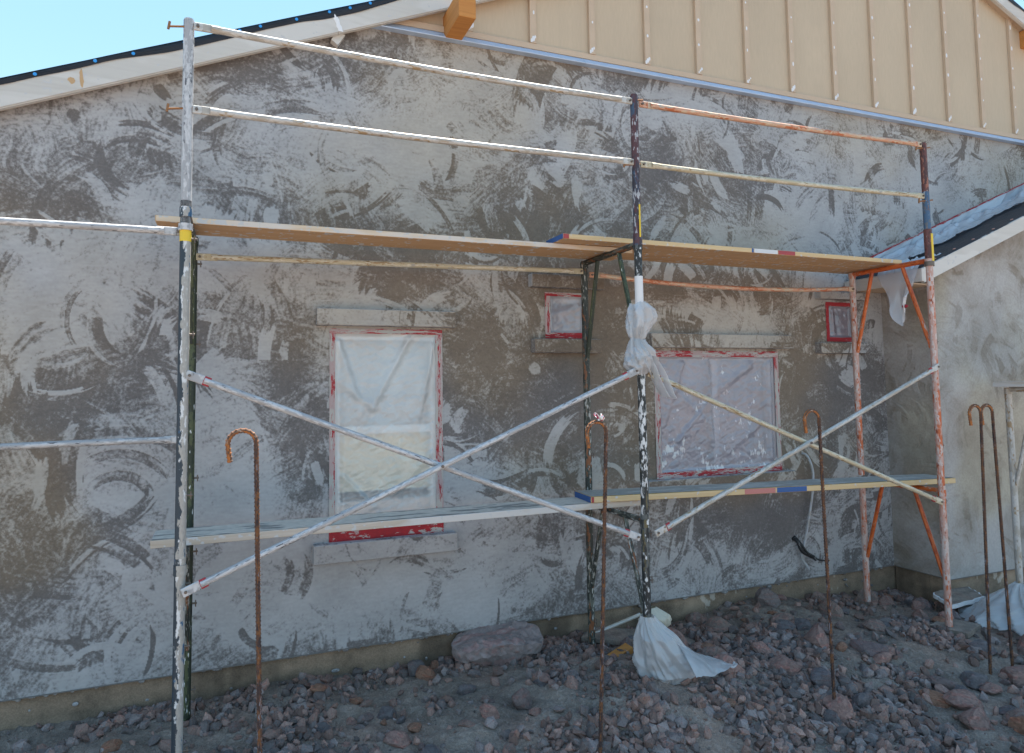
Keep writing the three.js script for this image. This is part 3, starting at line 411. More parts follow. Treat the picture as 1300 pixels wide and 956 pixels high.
// ------------------------------------------------------------------ scaffold
const ZF = 0.78, ZB = 0.194, RP = 0.0205;
function frame(label, x, y0, y1, zf, zb, mf, mb, mbar, md, drop, opts = {}) {
  const f = thing('scaffold', label, 'scaffold', [x, y0, zb], 'scaffold frames along the wall'), L = y1 - y0, D = zf - zb;
  const ext = opts.ext ?? 0.035, bar = L;
  mesh('leg', [tube([0, opts.foot ?? 0, D], [0, L + ext, D], RP)], mf, f); mesh('leg', [tube([0, opts.footB ?? 0, 0], [0, L + 0.012, 0], RP)], mb, f);
  mesh('top_bar', [tube([0, bar, 0.012], [0, bar, D - 0.018], 0.0165)], mbar, f);
  mesh('diagonal_brace', [tube([0, bar - 0.012, D * 0.68], [0.0, bar - drop, D - 0.016], 0.0125)], md, f);
  mesh('diagonal_brace', [tube([0, bar - 0.012, D * 0.28], [0.0, bar - drop, 0.016], 0.0125)], opts.mdb ?? md, f);
  for (const z of [0, D]) for (const q of [0.16, 0.62, 0.9]) mesh('stud', [tube([0.014, L * q + 0.02, z], [0.04, L * q + 0.02, z], 0.0045, 8), tube([0.034, L * q + 0.004, z], [0.034, L * q + 0.034, z], 0.003, 6)], steel, f);
  mesh('coupling', tube([0, L - 0.03, D], [0, L + 0.01, D], RP + 0.003), mf, f); mesh('coupling', tube([0, L - 0.03, 0], [0, L + 0.006, 0], RP + 0.003), mb, f);
  return f;
}
frame('lower left scaffold frame, black legs streaked with white cement', -0.176, 0.04, 0.885, ZF, ZB, pNavy, pGreen, pDark, pDark, 0.5);
frame('upper left scaffold frame, dark blue front leg ending in yellow tape', -0.176, 0.92, 2.29, ZF, ZB, pNavy, pGreen, pDark, pGreen, 0.5);
frame('lower middle scaffold frame, white spattered leg standing in a plastic bag', 1.927, 0.06, 0.885, ZF, ZB, pBlack, pDark, pDark, pDark, 0.47);
frame('upper middle scaffold frame, dark legs with white spots and a plastic bundle', 1.93, 0.92, 2.287, ZF, ZB, pBlack, pDark, pDark, pGreen, 0.56);
frame('lower right scaffold frame, pale orange legs on the rubble', 4.07, 0.06, 0.885, ZF, ZB, pPink, pPink, pOrange, pOrange, 0.52, { mdb: pOrange });
frame('upper right scaffold frame, bright orange bar and braces by the wing', 4.068, 0.92, 2.322, ZF, ZB, pPink, pPink, pOrange, pOrange, 0.55);
frame('pale scaffold frame at the right edge in front of the wing wall', 4.745, 0.06, 1.5, 1.366, ZF, pGalv, pRail, pRail, pRail, 0.62);
function bands(list, x, z) { return list.map(([y0, y1, m, r]) => ({ g: tube([x, y0, z], [x, y1, z], r), m })); }
function post(label, x, y0, y1, mats, extra) {
  const p = thing('guard_post', label, 'guard post', [x, y0, ZF], 'guard posts on the scaffold');
  mesh('tube', tube([0, 0, 0], [0, y1 - y0, 0], RP), mats[0], p);
  mesh('cap', tube([0, y1 - y0, 0], [0, y1 - y0 + 0.006, 0], RP - 0.003), mats[0], p);
  for (const [n, a, b, r, m] of extra) mesh(n, tube([0, a - y0, 0], [0, b - y0, 0], RP + r), m, p);
  for (const y of [3.04, 2.7]) mesh('pin', [tube([-0.07, y - y0 - 0.008, 0.008], [0.05, y - y0 + 0.012, 0.008], 0.0045, 8), tube([-0.075, y - y0 - 0.02, 0.008], [-0.07, y - y0 + 0.012, 0.008], 0.005, 8)], brass, p);
  return p;
}
const yellow = col(0.72, 0.5, 0.03, { roughness: 0.5 }), whiteTape = col(0.68, 0.68, 0.69, { roughness: 0.6 });
post('whitish guard post at the left with yellow tape at its foot', -0.176, 2.19, 3.072, [pGalv], [['yellow_tape', 2.16, 2.205, 0.0012, yellow], ['collar', 2.205, 2.232, 0.006, pGalv]]);
post('dark purple and blue guard post in the middle with a yellow stripe', 1.93, 2.32, 3.07, [pPurple], [['sleeve', 2.28, 2.34, 0.004, pPurple], ['paper_label', 1.86, 2.12, 0.0012, whiteTape]]);
post('rusty red and blue guard post at the right end of the rails', 4.07, 2.35, 3.072, [pRed], [['blue_paint', 2.52, 2.76, 0.0008, pBlue], ['sleeve', 2.3, 2.52, 0.003, pRed], ['clamp', 2.285, 2.315, 0.008, steel]]);
mesh('yellow_stripe', box(-0.003, 0.006, 0.0, 0.17, RP + 0.002, RP + 0.0045, 0.001), yellow, scene.getObjectByName('guard_post_001'));
mesh('yellow_stripe', box(-0.004, 0.014, -0.06, 0.14, RP + 0.001, RP + 0.0045, 0.001), yellow, scene.getObjectByName('guard_post_002'));
function rail(label, a, b, mat, sag = 0, tabs = true) {
  const p = thing('guard_rail', label, 'guard rail', a, 'rails of the scaffold'), d = [b[0] - a[0], b[1] - a[1], b[2] - a[2]], L = Math.hypot(...d), e = d.map((q) => q / L), at = (s) => e.map((q) => q * s);
  const s0 = tabs ? 0.055 : 0, pts = []; for (let k = 0; k <= 12; k++) { const s = s0 + (L - 2 * s0) * k / 12, q = at(s); q[1] -= sag * 4 * (k / 12) * (1 - k / 12); pts.push(q); }
  mesh('tube', bent(pts, 0.0145, 60), mat, p);
  if (tabs) for (const [s, t] of [[-0.012, 0.085], [L - 0.085, L + 0.012]]) mesh('end_tab', plate(at(s), at(t), 0.034, 0.011), mat, p);
  for (const s of [0.004, L - 0.004]) { const q = at(s); mesh('bolt', tube([q[0], q[1], -0.016], [q[0], q[1], 0.016], 0.006, 8), steel, p); }
}
rail('whitish top guard rail over the left bay', [-0.146, 3.048, ZF + 0.01], [1.9, 3.034, ZF + 0.01], pRail, 0.012);
rail('whitish middle guard rail over the left bay', [-0.146, 2.701, ZF + 0.01], [1.9, 2.712, ZF + 0.01], pRail, 0.008);
rail('orange and cream top guard rail over the right bay', [1.965, 3.026, ZF + 0.01], [4.03, 3.06, ZF + 0.01], pPeach, 0.006);
rail('cream middle guard rail over the right bay', [1.965, 2.706, ZF + 0.01], [4.03, 2.728, ZF + 0.01], pCream, 0.008);
rail('cream rail under the planks behind the left bay', [-0.15, 2.204, ZB + 0.02], [1.9, 2.236, ZB + 0.02], pCream, 0.0);
rail('peach coloured rail sagging under the planks of the right bay', [1.965, 2.218, ZB + 0.02], [4.045, 2.216, ZB + 0.02], pPeach, 0.035);
rail('grey upper rail running off to the left of the scaffold', [-2.1, 2.196, ZF - 0.03], [-0.2, 2.206, ZF - 0.03], pGalv, 0.0);
rail('grey lower rail running off to the left of the scaffold', [-2.2, 1.3, ZB + 0.03], [-0.2, 1.345, ZB + 0.03], pGalv, -0.012);
function brace(label, x0, x1, ya, yb, yc, yd, m1, m2) {
  const p = thing('cross_brace', label, 'cross brace', [x0, 0, ZF + 0.012], 'cross braces of the scaffold');
  [[ya, yb, m1, 0], [yc, yd, m2, 0.026]].forEach(([s, e, m, z]) => {
    const a = [0, s, z], b = [x1 - x0, e, z], L = Math.hypot(b[0], e - s), u = [b[0] / L, (e - s) / L], at = (q) => [u[0] * q, s + u[1] * q, z];
    mesh('tube', tube(at(0.06), at(L - 0.06), 0.0135), m, p);
    for (const [q, r, c] of [[-0.012, 0.075, 0.055], [L - 0.075, L + 0.012, L - 0.085]]) { mesh('end_tab', plate(at(q), at(r), 0.036, 0.01), m, p); mesh('red_band', plate(at(c), at(c + 0.03), 0.038, 0.0125), col(0.34, 0.04, 0.05), p); }
    for (const q of [0.003, L - 0.003]) { const w = at(q); mesh('bolt', tube([w[0], w[1], z - 0.014], [w[0], w[1], z + 0.012], 0.006, 8), steel, p); }
  });
  const t = (yc - ya) / ((yb - ya) - (yd - yc)); const mx = (x1 - x0) * t, my = ya + (yb - ya) * t; mesh('pivot_bolt', tube([mx, my, -0.012], [mx, my, 0.045], 0.007, 8), steel, p);
}
brace('pale grey cross brace in front of the tall window', -0.155, 1.88, 1.628, 0.812, 0.798, 1.636, pGalv, pGalv);
brace('cream coloured cross brace in front of the wide window', 1.975, 4.045, 1.62, 0.822, 0.828, 1.652, pCream, pRail);
// planks
const pale = wood(33, [0.66, 0.55, 0.42], [0.5, 0.38, 0.26], 0.13, [0.6, 0.56, 0.52]), paleY = wood(35, [0.64, 0.5, 0.29], [0.54, 0.38, 0.2], 0.05);
function plank(label, a, b, w, t, mat, edge) {   // a, b: front lower edge at both ends
  const p = thing('scaffold_plank', label, 'plank', a, 'planks of the scaffold'), d = V(b[0] - a[0], b[1] - a[1], b[2] - a[2]), L = d.length();
  p.rotation.order = 'YZX'; p.rotation.y = -Math.atan2(d.z, d.x); p.rotation.z = Math.asin(d.y / L); p.userData.len = L;
  mesh('board', box(0, L, 0, t, -w, 0, 0.003), mat, p); if (edge) mesh('edge_face', box(0.004, L - 0.004, 0.002, t - 0.002, -0.004, 0.0008, 0.0005), edge, p);
  return p;
}
const P1 = plank('long light tan top plank over the left bay', [-0.315, 2.305, 0.47], [2.09, 2.305, 0.478], 0.245, 0.028, wTan(), pale());
const P2 = plank('front yellowish top plank over the right bay, painted blue and red', [1.6, 2.3345, 0.585], [4.14, 2.345, 0.535], 0.215, 0.028, wTan({ y: 0.5 }), paleY());
const P3 = plank('rear yellowish top plank over the right bay', [1.63, 2.3345, 0.365], [4.15, 2.345, 0.315], 0.215, 0.026, wTan({ x: 0.3, y: 0.4 }), paleY({ x: 0.2 }));
const P4 = plank('lower plank over the left bay, whitewashed with cement', [-0.31, 0.9025, 0.462], [2.13, 0.9025, 0.472], 0.23, 0.034, wWhite());
const P5 = plank('lower plank over the right bay with a yellow edge and blue and red ends', [1.79, 0.938, 0.475], [4.325, 0.906, 0.69], 0.23, 0.033, wYellow({ x: 0.6, y: 0.2 }), paleY({ x: 0.5 }));
const P6 = plank('short plank with a blue and red end at the right edge', [4.62, 1.5185, 1.0], [7.0, 1.5185, 1.0], 0.235, 0.032, wWhite({ x: 0.1, y: 0.7 }), pale());
const blue = col(0.035, 0.1, 0.28, { roughness: 0.7 }), red = col(0.34, 0.045, 0.05, { roughness: 0.55 }), pinkP = col(0.5, 0.2, 0.18), whiteP = col(0.62, 0.64, 0.66);
const mark = (p, x0, x1, m, t, e = 0) => mesh('paint_mark', box(x0, x1, 0.002, t - 0.002, -0.004, 0.0018, 0.0008), m, p);
mark(P2, 1.26, 1.275, blue, 0.028); mark(P2, 1.28, 1.46, whiteP, 0.028); mark(P2, 1.465, 1.6, red, 0.028);
mesh('paint_mark', box(-0.0015, 0.004, 0.001, 0.027, -0.2, -0.001, 0.0008), blue, P2); mark(P2, 0.0025, 0.035, red, 0.028);
mesh('paint_mark', box(-0.0015, 0.004, 0.001, 0.032, -0.225, -0.002, 0.0008), blue, P5); mark(P5, 0.004, 0.018, red, 0.033); mark(P5, 0.96, 1.17, pinkP, 0.033); mark(P5, 1.18, 1.39, blue, 0.033);
mark(P6, 0.002, 0.075, blue, 0.032); mark(P6, 0.078, 0.17, red, 0.032);
function crust(p, L, w, t, seed, c, cut) {   // dried cement lying on the plank
  const g = gridSurface(220, 14, (u, v) => { const x = 0.004 + (L - 0.008) * u, z = -w + 0.004 + (w - 0.008) * v; return [x, t + 0.0012 + 0.004 * Math.max(0, fbm(x * 7 + seed, z * 12, 4) - 0.45), z]; });
  const ix = g.index.array; for (let i = 0; i < ix.length; i += 3) { const q = ix[i + 1]; ix[i + 1] = ix[i + 2]; ix[i + 2] = q; } g.computeVertexNormals();
  mesh('cement_crust', g, std({ map: tex(512, 64, (i, j) => { const n = fbm(i * 0.03 + seed, j * 0.08, 4), s = sst(cut - 0.05, cut + 0.05, n); return c[0].map((q, k) => (q + (c[1][k] - q) * s) * (0.88 + 0.24 * vn(i * 0.3, j * 0.3))); }), roughness: 0.9, side: THREE.DoubleSide }), p);
}
crust(P4, 2.44, 0.23, 0.034, 5, [[0.6, 0.53, 0.46], [0.26, 0.235, 0.215]], 0.62); crust(P5, 2.535, 0.23, 0.033, 9, [[0.34, 0.32, 0.29], [0.44, 0.42, 0.39]], 0.55);

// ------------------------------------------------------------------ plastic bags and bundle
const bagM = phy({ color: new THREE.Color().setRGB(0.74, 0.75, 0.77), transmission: 0.55, thickness: 0, roughness: 0.3, side: THREE.DoubleSide });
function crumple(nU, nV, f, amp, seed) {   // wrinkled closed skin: f(v) -> [cx, cy, cz, rx, rz]
  return gridSurface(nU, nV, (u, v) => {
    const [cx, cy, cz, rx, rz] = f(v), an = u * 2 * Math.PI, c = Math.cos(an), s = Math.sin(an);
    const tw = an + 0.8 * v, c2 = Math.cos(tw), s2 = Math.sin(tw), n = 1 - Math.abs(2 * fbm3(c2 * 1.9 + seed, s2 * 1.9, v * 0.9 + seed, 2) - 1), n2 = 1 - Math.abs(2 * vn3(c2 * 4.2 + seed + 30, s2 * 4.2, v * 2.2 + c) - 1), m = fbm3(c * 3 + seed, s * 3, v * 6, 2) - 0.5, k = 1 + amp * (1.3 * n * n + 0.5 * n2 * n2 - 0.8 + 0.8 * m), e = amp * 0.05 * (fbm3(c * 2, s * 2, v * 3 + seed, 2) - 0.5);
    return [cx + c * rx * k, cy + e, cz + s * rz * k];
  }, true);
}
{
  const b = thing('plastic_bag', 'white plastic bag tied round the foot of the middle scaffold leg', 'plastic bag', [1.93, 0.155, ZF]);
  const K = [[0, 0.0, 0.265, 0, 0.03, 0.028], [0.1, 0.005, 0.24, 0, 0.04, 0.036], [0.35, 0.035, 0.165, 0.01, 0.085, 0.07], [0.65, 0.08, 0.06, 0.01, 0.125, 0.1], [0.88, 0.1, -0.01, 0.01, 0.135, 0.11], [1, 0.08, -0.04, 0.01, 0.1, 0.09]];
  const at = (v) => { let i = 0; while (i < K.length - 2 && v > K[i + 1][0]) i++; const t = (v - K[i][0]) / (K[i + 1][0] - K[i][0]); return [1, 2, 3, 4, 5].map((k) => K[i][k] + (K[i + 1][k] - K[i][k]) * t); };
  mesh('bag', crumple(160, 110, at, 0.3, 3), bagM, b);
  mesh('tail', gridSurface(60, 30, (u, v) => { const s = u, w = 0.17 * (1 - s) ** 0.8 + 0.02, x = 0.12 + 0.34 * s, a = (v - 0.5) * 2; return [x, 0.15 * (1 - s) ** 1.5 * (1 - a * a * 0.8) - 0.015 + 0.018 * fbm(s * 8, v * 7, 3), 0.03 + a * w + 0.05 * s + 0.02 * (fbm(s * 6 + 3, v * 5, 2) - 0.5)]; }), bagM, b);
  mesh('loose_fold', crumple(60, 40, (v) => [0.085 + 0.03 * v, 0.27 - 0.13 * v, -0.09, 0.02 + 0.06 * Math.sin(Math.PI * v), 0.015 + 0.03 * Math.sin(Math.PI * v)], 0.2, 8), phy({ color: new THREE.Color().setRGB(0.6, 0.58, 0.48), transmission: 0.3, thickness: 0, roughness: 0.4, side: THREE.DoubleSide }), b);
  const c = thing('plastic_bundle', 'knotted white plastic sheet wound round the middle scaffold post', 'plastic sheet', [1.93, 1.62, ZF]);
  mesh('upper_bunch', crumple(90, 70, (v) => { const y = 0.36 - 0.27 * v, r = 0.03 + 0.034 * Math.abs(Math.sin(v * 4.3 + 0.25)) * (0.7 + 0.6 * vn(v * 9, 2)); return [-0.002 + 0.016 * Math.sin(v * 7), y, 0.0, r, r * 0.8]; }, 0.42, 11), bagM, c);
  mesh('lower_bunch', crumple(70, 50, (v) => { const y = 0.13 - 0.13 * v, r = 0.03 + 0.035 * Math.sin(Math.PI * v); return [-0.03 + 0.02 * v, y, 0.0, r, r * 0.8]; }, 0.42, 15), bagM, c);
  mesh('streamer', gridSurface(40, 60, (u, v) => { const a = u - 0.5, w = 0.075 + 0.025 * Math.sin(v * 3), f = 0.03 * Math.sin(u * 13 + v * 3) * (0.5 + 0.5 * v); return [0.02 + 0.12 * v ** 1.2 + a * w, 0.12 - 0.235 * v - 0.015 * u, 0.03 + f + 0.01 * (fbm(u * 8, v * 8, 2) - 0.5)]; }), bagM, c);
  const d = thing('plastic_bag', 'white plastic sheet bunched round the leg at the right edge', 'plastic bag', [4.745, 0.06, ZF]);
  mesh('bag', crumple(110, 70, (v) => { const r = v < 0.2 ? 0.03 + 0.2 * v : 0.07 + 0.2 * (v - 0.2); return [-0.03 * v, 0.2 - 0.22 * v, 0.02, r * 1.5, r * 1.1]; }, 0.4, 21), bagM, d);
}

// ------------------------------------------------------------------ rebar with hooked tops
function rebarGeo(height, lean) {   // local: foot at y = 0, hook towards -x
  const r = 0.0077, hr = 0.046, pts = [], top = height - hr; const N = 900, La = top, Lb = Math.PI * hr, Lc = 0.062, T = La + Lb + Lc;
  const at = (s) => { if (s < La) return [[lean * s, s], [0, 1]]; if (s < La + Lb) { const a = (s - La) / hr; return [[lean * La - hr + hr * Math.cos(a), La + hr * Math.sin(a)], [-Math.sin(a), Math.cos(a)]]; } const q = s - La - Lb; return [[lean * La - 2 * hr + 0.12 * q, La - q], [0.12, -1]]; };
  const segs = 10, p = [], uv = [], ix = [], vc = [];
  for (let i = 0; i <= N; i++) {
    const s = T * i / N, [[cx, cy], [tx, ty]] = at(s), nx = ty, ny = -tx;
    for (let k = 0; k <= segs; k++) { const a = k / segs * 2 * Math.PI, c = Math.cos(a), z = Math.sin(a), rib = sst(0.35, 0.9, Math.sin((s / 0.014 + 0.12 * z * (c > 0 ? 1 : -1)) * 2 * Math.PI)) * 0.002 + (Math.abs(c) < 0.2 ? 0.0009 : 0), rr = r + rib; p.push(cx + nx * c * rr, cy + ny * c * rr, z * rr); uv.push(k / segs, s / 2); const h = sst(La - 0.1, La + 0.02, s + 0.08 * (vn(s * 40, k) - 0.5)); vc.push(0.66 + 0.8 * h, 0.68 + 0.55 * h, 0.85 + 0.2 * h); }
  }
  for (let i = 0; i < N; i++) for (let k = 0; k < segs; k++) { const a = i * (segs + 1) + k, b = a + 1, c = a + segs + 1, d = c + 1; ix.push(a, c, b, b, c, d); }
  for (const [i, f] of [[N, 1]]) for (let k = 1; k < segs - 1; k++) { const o = i * (segs + 1); ix.push(o, o + k + 1, o + k); }
  const g = new THREE.BufferGeometry(); g.setAttribute('position', new THREE.Float32BufferAttribute(p, 3)); g.setAttribute('uv', new THREE.Float32BufferAttribute(uv, 2)); g.setAttribute('color', new THREE.Float32BufferAttribute(vc, 3)); g.setIndex(ix); g.computeVertexNormals(); return g;
}
rustM2.vertexColors = true;
[[0.112, -0.02, 1.425, 'nearest rusty hooked rebar in front of the left wall'], [1.412, 0.048, 1.41, 'rusty hooked rebar rising before the middle scaffold leg with a paper tag'], [2.69, -0.014, 1.428, 'rusty hooked rebar standing before the lower plank of the right bay'], [3.8, 0.032, 1.425, 'left one of two hooked rebars before the wing wall'], [3.985, -0.03, 1.425, 'right one of two hooked rebars before the wing wall']].forEach(([x, lean, h, label]) => {
  const m = mesh('rebar', rebarGeo(h + 0.2, lean), rustM2); m.position.set(x - 0.15 * lean, -0.2, 1.2); tag(m, label, 'rebar', 'hooked rebars standing in the dirt');
});
{
  const t = mesh('paper_tag', gridSurface(12, 10, (u, v) => [0.034 * (u - 0.5) + 0.006 * Math.sin(v * 5), 0.034 * v + 0.008 * Math.sin(u * 7), 0.009 * Math.sin(u * 6 + v * 4)]), std({ map: tex(64, 64, (i, j) => (vn(i * 0.12, j * 0.12 + 4) > 0.6 ? [0.4, 0.02, 0.05] : [0.72, 0.73, 0.74])), side: THREE.DoubleSide }));
  t.position.set(1.448, 1.4085, 1.2); tag(t, 'crumpled red and white paper stuck on top of a rebar hook', 'paper');
}

// ------------------------------------------------------------------ cables on the wall
{
  const c = mesh('electric_cable', bent([[3.733, 1.072, -0.01], [3.745, 1.055, 0.03], [3.778, 0.95, 0.045], [3.772, 0.83, 0.045], [3.74, 0.66, 0.04], [3.7, 0.5, 0.035], [3.672, 0.4, 0.03], [3.664, 0.36, 0.03], [3.69, 0.31, 0.04], [3.708, 0.28, 0.045]], 0.0085, 80, 10), splat(71, [0.4, 0.42, 0.45], [[CEM, 0.45, 2, 20]])); tag(c, 'grey electric cable hanging down the stucco right of the wide window', 'cable');
  const k = thing('black_cable', 'frayed black cable stub poking out of the stucco low on the wall', 'cable', [3.629, 0.47, 0]);
  const bl = splat(73, [0.015, 0.016, 0.018], [[[0.2, 0.2, 0.2], 0.38, 3, 30]]);
  mesh('sheath', [bent([[-0.01, 0.02, -0.01], [-0.005, 0.01, 0.03], [0.02, -0.06, 0.05], [0.07, -0.09, 0.06], [0.12, -0.12, 0.07]], 0.013, 40, 10), bent([[0.0, 0.035, 0.0], [0.01, -0.01, 0.05], [0.05, -0.07, 0.065], [0.1, -0.1, 0.075]], 0.009, 40, 8)], bl, k);
  mesh('wire', [bent([[0.1, -0.11, 0.07], [0.16, -0.13, 0.075], [0.225, -0.137, 0.08]], 0.006, 20, 8)], bl, k);
  mesh('copper_end', new THREE.SphereGeometry(0.006, 8, 6).translate(0.228, -0.137, 0.08), col(0.6, 0.35, 0.12, { metalness: 0.6, roughness: 0.4 }), k);
}

// ------------------------------------------------------------------ rubble
function rockGeo(seed, detail, flat = 1) {
  let g = new THREE.IcosahedronGeometry(1, detail); g.deleteAttribute('normal'); g.deleteAttribute('uv'); g = mergeVertices(g, 1e-4);
  const p = g.attributes.position, rn = rng(seed * 13 + 5), cuts = []; for (let k = 0; k < 15; k++) { const v = V(rn() - 0.5, rn() - 0.5, rn() - 0.5).normalize(); cuts.push([v, 0.5 + 0.36 * rn()]); }
  for (let i = 0; i < p.count; i++) {
    const v = V(p.getX(i), p.getY(i), p.getZ(i)); let r = 1; for (const [n, d] of cuts) { const q = v.dot(n); if (q > 0.05) r = Math.min(r, d / q); }
    r *= 1 + 0.1 * (fbm(v.x * 3 + seed, v.y * 3 + v.z * 2.3, 3) - 0.5) + (detail > 2 ? 0.07 * (fbm(v.x * 11 + seed, v.y * 11 + v.z * 9, 3) - 0.5) : 0); v.multiplyScalar(r); p.setXYZ(i, v.x, v.y * flat, v.z);
  }
  g = g.toNonIndexed(); g.computeVertexNormals(); return metric(g);
}
const rockTex = tex(512, 512, (i, j) => { const n = fbm(i * 0.02, j * 0.02, 5), s = sst(0.5, 0.62, fbm(i * 0.011 + 9, j * 0.011, 4)), sp = hsh(i, j) > 0.93 ? 0.35 : 0; return [0, 1, 2].map((k) => ([0.78, 0.74, 0.74][k] + s * [0.18, -0.02, -0.04][k]) * (0.55 + 0.75 * n + 0.2 * (hsh(i, j) - 0.5)) + sp * 0.4); });
const rockMat = (r, g, b, s = 1) => std({ map: rep(rockTex, s, s, r * 9, g * 7), bumpMap: rep(rockTex, s, s, r * 9, g * 7), bumpScale: 0.1 / s * 0.1, color: new THREE.Color().setRGB(r, g, b), roughness: 0.95 });
const rockMats = [[0.27, 0.215, 0.2], [0.4, 0.27, 0.23], [0.48, 0.31, 0.26], [0.22, 0.205, 0.21], [0.36, 0.28, 0.24], [0.42, 0.24, 0.16]].map((c) => rockMat(...c, 1));
const rg = [1, 2, 3, 4, 5, 6].map((s) => rockGeo(s, 2, 0.6 + 0.06 * s));
function rock(label, x, z, sx, sy, sz, k, turn, sink = 0.35, geo, mat, group) { const m = mesh('rock', geo ?? rg[k % 6], mat ?? rockMats[k % 6]); m.scale.set(sx, sy, sz); m.rotation.set(0.2 * (hsh(k, 2) - 0.5), turn, 0.2 * (hsh(k, 3) - 0.5)); m.position.set(x, groundY(x, z) + sy * (1 - 2 * sink) * 0.6, z); return tag(m, label, 'rock', group); }
{
  const slab = new RoundedBoxGeometry(0.5, 0.13, 0.24, 10, 0.03); let g = mergeVertices(slab, 1e-4); const p = g.attributes.position;
  g = (() => { const src = new THREE.BoxGeometry(0.5, 0.13, 0.24, 60, 18, 30); src.deleteAttribute('normal'); src.deleteAttribute('uv'); return mergeVertices(src, 1e-4); })();
  const q = g.attributes.position; for (let i = 0; i < q.count; i++) { let x = q.getX(i), y = q.getY(i), z = q.getZ(i); const bx = Math.abs(x) / 0.25, bz = Math.abs(z) / 0.12, ro = 1 - 0.16 * bx ** 6 * bz ** 2, n = fbm(x * 9 + 4, z * 9 + y * 7, 4) - 0.5, n2 = fbm(x * 40 + y * 31, z * 40 + 3, 3) - 0.5; const under = y < 0 ? 1 - 0.22 * (-y / 0.065) : 1; q.setXYZ(i, x * ro * (1 + 0.12 * (fbm(z * 14 + 2, y * 20, 3) - 0.5)) * under + 0.02 * n, y + 0.05 * n + 0.014 * n2 - 0.03 * bx ** 3 * (y > 0 ? 1 : -0.6), z * ro * under * (1 + 0.25 * (fbm(x * 9, y * 14, 3) - 0.5)) + 0.012 * n2); }
  g = g.toNonIndexed(); g.computeVertexNormals(); const m = mesh('rock', metric(g), rockMat(0.36, 0.31, 0.3, 4)); m.position.set(1.385, 0.135, 0.11); m.rotation.set(0.16, -0.04, 0.02); tag(m, 'large flat slab of rock lying against the foundation', 'rock');
}
const big = [7, 8, 9].map((s) => rockGeo(s, 4, 0.85));
rock('largest angular boulder on the dirt pile at the foundation, right of the bag', 3.26, 0.12, 0.1, 0.1, 0.09, 0, 0.5, 0.3, big[0], rockMat(0.24, 0.21, 0.2, 2));
rock('broad low rock half buried between two rebars at the bottom', 3.32, 0.86, 0.14, 0.07, 0.1, 1, 1.0, 0.5, big[1], rockMat(0.26, 0.2, 0.19, 2));
rock('bluish rock beside the foot of the third rebar', 2.82, 1.02, 0.1, 0.085, 0.08, 3, 2.0, 0.35, big[2], rockMat(0.2, 0.19, 0.2, 2));
rock('round grey rock touching the plastic at the right edge', 4.55, 0.62, 0.06, 0.055, 0.05, 0, 0.3, 0.3, big[0], rockMat(0.2, 0.19, 0.19, 2));
rock('reddish brown rock below the plastic at the right edge', 4.82, 0.72, 0.085, 0.05, 0.06, 2, 1.3, 0.3, big[1], rockMat(0.3, 0.16, 0.12, 2));
rock('dark rock left of the flat slab at the foundation', 0.92, 0.09, 0.075, 0.06, 0.06, 0, 0.8, 0.3, big[2], rockMat(0.18, 0.17, 0.17, 2));
{
  const rn = rng(991); let n = 0;
  while (n < 290) {
    const x = -0.6 + 6.2 * rn(), z = 0.03 + 1.75 * rn() ** 1.2; if (x > 4.5 && z < wz + 0.05) continue; if (x < 0.4 && rn() < 0.6) continue;
    if (Math.hypot(x - 1.385, z - 0.11) < 0.28 || Math.hypot(x - 2.0, z - 0.8) < 0.2 || Math.hypot(x - 4.55, z - 0.5) < 0.2 || Math.hypot(x - 4.75, z - 0.78) < 0.16) continue;
    const s = 0.02 + 0.075 * rn() ** 2.0 * (x > 2.3 ? 1.05 : 0.75), k = Math.floor(rn() * 36);
    rock('loose broken stone in the rubble at the foot of the wall', x, z, s * (0.9 + 0.5 * rn()), s * (0.7 + 0.4 * rn()), s, k, rn() * 6, 0.25 + 0.2 * rn(), rg[Math.floor(k / 6)], rockMats[k % 6], 'loose stones in the rubble'); n++;
  }
}
{
  const rn = rng(515), grp = new THREE.Group(); grp.name = 'gravel'; scene.add(grp); tag(grp, 'fine broken gravel and crumbs covering the dirt', 'gravel', null, 'stuff');
  const shard = (s) => { let g = new THREE.IcosahedronGeometry(1, 0); g.deleteAttribute('normal'); g.deleteAttribute('uv'); g = mergeVertices(g, 1e-4); const p = g.attributes.position, rn = rng(s); for (let i = 0; i < p.count; i++) { const k = 0.55 + 0.65 * rn(); p.setXYZ(i, p.getX(i) * k * 1.15, p.getY(i) * k * 0.75, p.getZ(i) * k); } g = g.toNonIndexed(); g.computeVertexNormals(); return metric(g); };
  const small = [11, 12, 13, 14].map(shard), o = new THREE.Object3D(), c = new THREE.Color(), gm = std({ map: rep(rockTex, 0.7, 0.7), color: 0xffffff, roughness: 0.95 });
  small.forEach((g) => {
    const N = 10500, im = new THREE.InstancedMesh(g, gm, N); im.name = 'pebbles'; im.castShadow = im.receiveShadow = true;
    for (let i = 0; i < N; i++) {
      let x, z; do { x = -1.4 + 7.4 * rn(); z = 0.0 + 2.6 * rn() ** 1.3; } while ((x > 4.56 && z < wz) || 0.04 + sst(0.42, 0.66, fbm(x * 3.1 + 7, z * 2.6, 4)) < rn());
      const s = 0.003 + 0.036 * rn() ** 4.6; o.position.set(x, groundY(x, z) + s * 0.25, z); o.rotation.set(rn() * 6, rn() * 6, rn() * 6); o.scale.set(s * (0.8 + 0.6 * rn()), s * (0.7 + 0.4 * rn()), s); o.updateMatrix(); im.setMatrixAt(i, o.matrix);
      const t = rn(), b = 0.13 + 0.2 * rn() ** 1.4; c.setRGB(b * (t > 0.45 ? 1.4 : 1.12), b * (t > 0.45 ? 0.96 : 0.97), b * (t > 0.45 ? 0.8 : 0.92)); im.setColorAt(i, c);
    }
    grp.add(im);
  });
}

